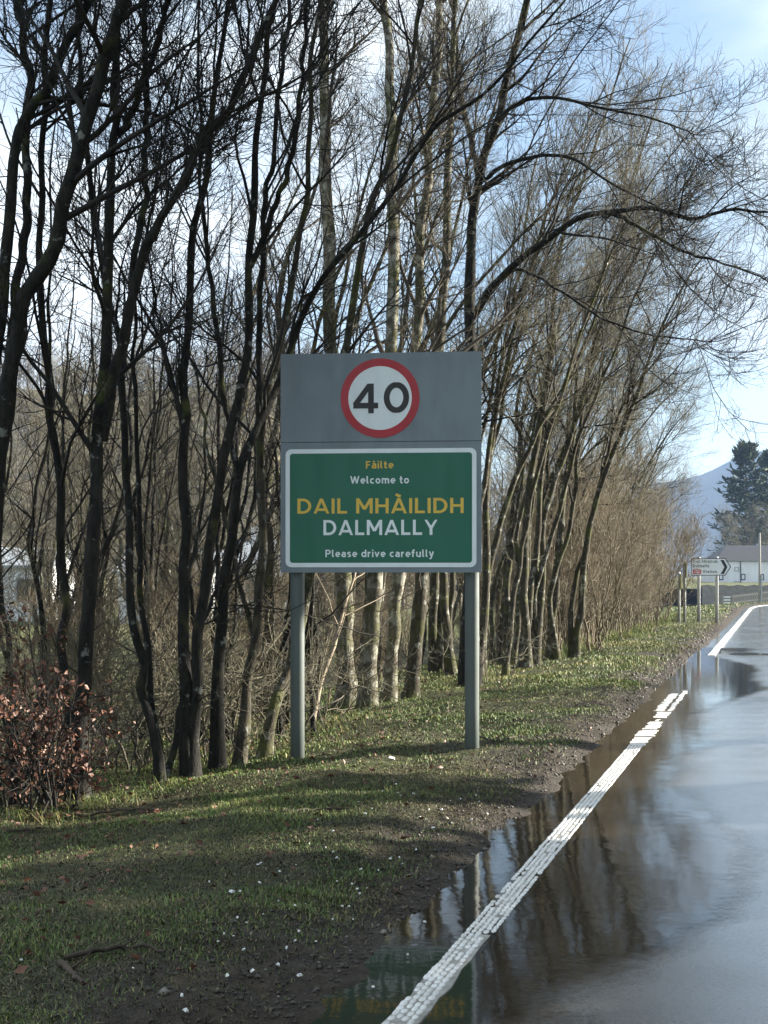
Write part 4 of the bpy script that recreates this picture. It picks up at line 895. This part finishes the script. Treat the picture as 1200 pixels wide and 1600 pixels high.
def gp(px, py, lift=.012):
    """point on the verge seen at a pixel"""
    Y = 8.0
    for _ in range(30):
        x = (px - 600) / F_PX * Y; Y = .5 * Y + .5 * (CAM_Z - gxy(x, Y)) * F_PX / (py - HOR)
    x = (px - 600) / F_PX * Y; return np.array([x, Y, gxy(x, Y) + lift])
for i, (pts, lab) in enumerate([
    ([(95, 1277), (150, 1276), (205, 1268), (248, 1268)], 'dark fallen stick lying on the grass in front of the copper-leaved bush'),
    ([(100, 1502), (170, 1490), (215, 1484), (258, 1492)], 'longest thin dark fallen twig on the near verge'),
    ([(94, 1510), (112, 1524), (130, 1541)], 'short thick broken stick beside the long fallen twig'),
    ([(440, 1271), (500, 1267), (545, 1266)], 'thin fallen twig on bare mud below the sign'),
    ([(730, 1150), (775, 1160), (805, 1153)], 'fallen twig beside the foot of the right sign post'),
    ([(660, 1092), (672, 1112), (664, 1130)], 'short stick poking out of the grass between the sign posts'),
    ([(0, 1302), (35, 1300), (66, 1298)], 'grey fallen stick in the straw-coloured grass under the copper bush')]):
    stick('fallen_stick', lab, [gp(a, b) for a, b in pts], .009 if i != 2 else .014, .005, STK, 'stick', 610 + i, 2 if i in (0, 1, 3, 4) else 1, (.08, .25))

# ------------------------------------------------------------------ white chips scattered on the verge
rng = np.random.default_rng(700)
CH = mat_paint('white_chip', (.78, .80, .78), .6, .3, 30)
def chip(seed):
    r = np.random.default_rng(seed); n = 7; a = np.sort(r.uniform(0, 6.28, n)); rad = r.uniform(.6, 1., n)
    lo = [(math.cos(t) * q, math.sin(t) * q * .7, -.25) for t, q in zip(a, rad)]; hi = [(math.cos(t) * q * .75, math.sin(t) * q * .5, .28 + r.uniform(-.1, .1)) for t, q in zip(a, rad)]
    me = bpy.data.meshes.new('white_chip'); me.from_pydata(lo + hi, [], [tuple(range(n))[::-1], tuple(range(n, 2 * n))] + [(i, (i + 1) % n, (i + 1) % n + n, i + n) for i in range(n)]); me.materials.append(CH); return me
CM = [chip(i) for i in range(6)]
big = [(363, 1399, 9), (612, 1189, 10), (394, 1524, 9), (434, 1514, 8), (355, 1531, 8), (468, 1531, 9), (290, 1586, 9), (284, 1562, 8), (461, 1422, 6), (467, 1461, 6), (381, 1490, 6), (350, 1463, 5), (327, 1381, 4), (33, 1504, 5), (208, 1517, 5),
       (564, 1363, 6), (483, 1322, 4), (509, 1328, 4), (562, 1400, 5), (573, 1391, 4), (494, 1475, 5), (341, 1475, 4), (664, 1462, 6), (583, 1568, 6), (637, 1513, 4), (668, 1284, 4), (690, 1268, 5), (610, 1345, 5), (545, 1420, 4), (520, 1440, 4)]
for i in range(46):
    px_, py_ = 560 + rng.normal(0, 110), 1400 + rng.normal(0, 85)
    if py_ > 1235 and (px_ - 560) < (1470 - py_) * .9: big.append((px_, py_, rng.uniform(3, 6)))
for i in range(14): big.append((560 + rng.uniform(0, 200), 1215 + rng.uniform(0, 70), rng.uniform(2, 4)))
for i, (px_, py_, w) in enumerate(big):
    p = gp(px_, py_, .0); r = .72 * w * p[1] / F_PX
    if to_st(p[0], p[1])[1] > -1.33: p[2] = WATER + .004
    o = obj('white_chip', CM[i % 6]); o.location = (p[0], p[1], p[2] + r * .3 + (.012 if w > 5 else .008)); o.scale = (r, r, r); o.rotation_euler = (rng.normal(0, .35), rng.normal(0, .35), rng.uniform(0, 6.28))
    tag(o, 'small white stone chip lying on the muddy verge', 'stone chip', 'white chips scattered over the verge')

# ------------------------------------------------------------------ grass, straw and leaf litter
k = NT('grass_blade'); a = k.attr('tint'); h = k.attr('root'); c = k.ramp(a, [(0., (.030, .048, .014)), (.35, (.052, .100, .024)), (.62, (.128, .190, .044)), (.82, (.25, .245, .075)), (1., (.32, .26, .115))])
k.b.inputs['Subsurface Weight'].default_value = 0; M['grass'] = k.set(c, .55, spec=.35)
def vnoise(x, y, f, seed):
    r = np.random.default_rng(seed).uniform(0, 6.28, 8); out = 0
    for i, (a, b) in enumerate([(1, .3), (-.4, 1.1), (.8, -.9), (1.7, .6), (-.7, 1.9), (2.3, -1.4), (1.1, 2.7), (-3.1, 1.2)]): out = out + np.sin(f * (a * x + b * y) + r[i]) / (1 + i * .25)
    return out / 3.2
def blades(s, t, hgt, wid, tint, rng, lean=.5, keep_above=True):
    x, y = road_xy(s, t); z = gz(s, t) - .004; n = len(s); p = np.stack([x, y, z], -1)
    az = rng.uniform(0, 6.28, n); d = np.stack([np.cos(az), np.sin(az), np.zeros(n)], -1); sd_ = np.stack([-np.sin(az), np.cos(az), np.zeros(n)], -1); ln = (rng.random(n) ** 1.0 * lean * hgt)[:, None]
    # blades turn a random way, so their flat side faces any direction
    sd_ = nrm(sd_ + rng.normal(0, .5, (n, 3)) * np.array([1, 1, 0])); w = wid[:, None] / 2; up = np.array([0, 0, 1.]) * hgt[:, None]
    V = np.stack([p - sd_ * w, p + sd_ * w, p + up * .55 + d * ln * .35 + sd_ * w * .8, p + up * .55 + d * ln * .35 - sd_ * w * .8, p + up * (.95 - .3 * lean) + d * ln], 1).reshape(-1, 3)
    b = np.arange(n)[:, None] * 5; F_ = [b + np.array([[0, 1, 2, 3]]), b + np.array([[3, 2, 4]])]
    return V, F_, np.repeat(tint, 5), np.tile([0., 0, .5, .5, 1.], n)
rng = np.random.default_rng(800)
parts = []
def field_of(n, s0, s1, t0, t1, hr, wr, seed_off, dens_pow=1.0, lean=.6):
    s = s0 + (s1 - s0) * rng.random(n) ** dens_pow; t = rng.uniform(t0, t1, n); x, y = road_xy(s, t)
    patch = vnoise(x, y, 2.3, 1) + .6 * vnoise(x, y, 7.5, 2); edge = smooth((-1.46 - t - .14 * vnoise(x, y, 3, 3)) / .40)
    far = smooth((s - 11) / 14)
    prob = np.clip((.46 + .65 * patch + .3 * far), .06, 1) * edge
    prob = prob * (1 - .65 * np.exp(-((t + 2.05) / .6) ** 2) * np.exp(-((s - 8.4) / 2.0) ** 2)) * np.where(s < 9.5, .92, 1.)
    kp = rng.random(n) < prob; s, t, x, y, patch = s[kp], t[kp], x[kp], y[kp], patch[kp]; m = len(s)
    tint = np.clip(.46 + .16 * vnoise(x, y, 1.1, 4) + .10 * patch + rng.normal(0, .17, m) + .16 * smooth((s - 9) / 12), 0, 1)  # far grass tinted lighter and yellower: sunlight put into the colour
    hh = rng.uniform(*hr, m) * (.65 + .5 * np.clip(patch + .3, 0, 1)); ww = rng.uniform(*wr, m)
    return blades(s, t, hh, ww, tint, rng, lean)
parts.append(field_of(230000, 3.2, 9.5, -5.2, -1.5, (.012, .042), (.0025, .0045), 0, lean=1.0))
parts.append(field_of(110000, 9.5, 17, -5.6, -1.5, (.016, .050), (.004, .007), 1, lean=.9))
parts.append(field_of(120000, 17, 46, -6, -1.5, (.025, .075), (.005, .009), 2, 1.5))
parts.append(field_of(40000, 46, 130, -9, -1.5, (.04, .10), (.018, .035), 3, 1.2))
def cat_blades(parts, name, mat):
    V = []; Q = []; T3 = []; A1 = []; A2 = []; o = 0
    for v, f, a, b in parts: V.append(v); Q.append(f[0] + o); T3.append(f[1] + o); A1.append(a); A2.append(b); o += len(v)
    return mesh_np(name, np.concatenate(V), [np.concatenate(Q), np.concatenate(T3)], mat, False, None, {'tint': np.concatenate(A1), 'root': np.concatenate(A2)})
tag(obj('verge_grass', cat_blades(parts, 'verge_grass', M['grass'])), 'short patchy grass on the muddy verge', 'grass', kind='stuff')
# flat thatch of dead blades and moss between the grass
parts = []
for n_, s0, s1, wr in ((150000, 3.2, 9.5, (.003, .006)), (60000, 9.5, 18, (.005, .009))):
    s = rng.uniform(s0, s1, n_); t = rng.uniform(-5.4, -1.42, n_); x, y = road_xy(s, t); patch = vnoise(x, y, 4.1, 11); kp = rng.random(n_) < np.clip(.6 + .5 * patch, .15, 1) * smooth((-1.40 - t) / .25); s, t, x, y = s[kp], t[kp], x[kp], y[kp]; m = len(s)
    V, F_, a, b = blades(s, t, rng.uniform(.012, .034, m), rng.uniform(*wr, m), np.clip(.5 + .25 * vnoise(x, y, 2.2, 12) + rng.normal(0, .25, m), 0, 1), rng, 1.9); parts.append((V, F_, a, b))
k = NT('thatch'); a = k.attr('tint'); M['thatch'] = k.set(k.ramp(a, [(0., (.012, .010, .007)), (.3, (.035, .032, .016)), (.6, (.075, .068, .032)), (.85, (.14, .12, .06)), (1., (.24, .20, .12))]), .6, spec=.35)
tag(obj('grass_thatch', cat_blades(parts, 'grass_thatch', M['thatch'])), 'dead matted grass and moss on the trodden verge', 'grass', kind='stuff')
# mud clods and grit along the ragged road edge
n = 3800; s = 3.2 + 32 * rng.random(n) ** 1.7; t = -1.40 - np.abs(rng.normal(0, .26, n)); x, y = road_xy(s, t); r = rng.uniform(.004, .013, n) * rng.choice([.55, .85, 1.3], n, p=[.68, .28, .04]) * (1 + s / 22); c = np.stack([x, y, gz(s, t) + r * .15], -1)
oc = np.array([[1, 0, 0], [0, 1, 0], [-1, 0, 0], [0, -1, 0], [0, 0, .8], [0, 0, -.8], [.6, .6, .45], [-.6, -.5, .4]])[None] * rng.uniform(.6, 1.3, (n, 8, 1)); an = rng.uniform(0, 6.28, n); ca, sa_ = np.cos(an)[:, None], np.sin(an)[:, None]
oc = np.stack([oc[..., 0] * ca - oc[..., 1] * sa_, oc[..., 0] * sa_ + oc[..., 1] * ca, oc[..., 2]], -1); V = (c[:, None] + oc * r[:, None, None]).reshape(-1, 3)
f8 = np.array([[0, 1, 6], [1, 4, 6], [4, 0, 6], [1, 2, 4], [2, 3, 7], [3, 4, 7], [4, 2, 7], [3, 0, 4], [1, 0, 5], [2, 1, 5], [3, 2, 5], [0, 3, 5]]); F_ = (np.arange(n)[:, None, None] * 8 + f8[None]).reshape(-1, 3)
k = NT('clod'); a = k.attr('tint'); M['clod'] = k.set(k.ramp(a, [(0., (.012, .010, .008)), (.7, (.045, .036, .026)), (.93, (.075, .062, .048)), (1., (.20, .185, .16))]), .5, spec=.5)
tag(obj('mud_clods', mesh_np('mud_clods', V, [F_], M['clod'], False, None, {'tint': np.repeat(rng.random(n) ** 1.2, 8)})), 'wet mud clods and grit along the road edge', 'mud', kind='stuff')
# taller straw tufts along the tree line
parts = []
cs = np.concatenate([rng.uniform(6.5, 24, 170), rng.uniform(24, 50, 700)]); ct = -4.1 + rng.normal(0, .35, len(cs)) + np.where(cs > 30, .55, 0); ct = np.where(cs < 9.2, -4.15 + rng.normal(0, .3, len(ct)), ct)
idx = np.repeat(np.arange(len(cs)), 34); s = cs[idx] + rng.normal(0, .07, len(idx)); t = ct[idx] + rng.normal(0, .09, len(idx)) - .35 * (rng.random(len(cs)) ** 2)[idx]; m = len(s)
parts.append(blades(s, t, rng.uniform(.05, .22, m) * np.where(s > 24, 1.2, .30 + .5 * np.abs(np.sin(7 * cs[idx]))), np.where(s > 20, .008, .0032) * rng.uniform(.7, 1.2, m), np.clip(rng.normal(.66, .22, m), 0, 1), rng, 1.6))
tag(obj('straw_grass', cat_blades(parts, 'straw_grass', M['grass'])), 'pale dead grass tufts along the foot of the trees', 'grass', kind='stuff')
n = 6500; s = 4 + 34 * rng.random(n) ** 1.3; t = -np.abs(rng.normal(4.3, 1.1, n)).clip(1.55, 8); x, y = road_xy(s, t); p = np.stack([x, y, gz(s, t) + rng.uniform(.004, .02, n)], -1); d = rng.normal(0, 1, (n, 3)) * np.array([1, 1, .25])
tag(obj('leaf_litter', leaf_mesh('leaf_litter', p, d, rng.uniform(.02, .05, n), rng, M['copper'], np.clip(rng.normal(.3, .2, n), 0, 1))), 'brown fallen leaves littering the ground under the trees', 'leaves', kind='stuff')

# ------------------------------------------------------------------ haze
hz = bpy.data.materials.new('haze_air'); hz.use_nodes = True; t = hz.node_tree; t.nodes.clear(); o_ = t.nodes.new('ShaderNodeOutputMaterial'); pv = t.nodes.new('ShaderNodeVolumePrincipled')
pv.inputs['Color'].default_value = (.34, .52, .86, 1); pv.inputs['Density'].default_value = .00028; pv.inputs['Anisotropy'].default_value = .0; t.links.new(pv.outputs[0], o_.inputs['Volume'])
tag(MB().box(-2600, 2600, -400, 4100, -8, 185).build('haze', hz), 'thin pale haze in the air', kind='stuff')
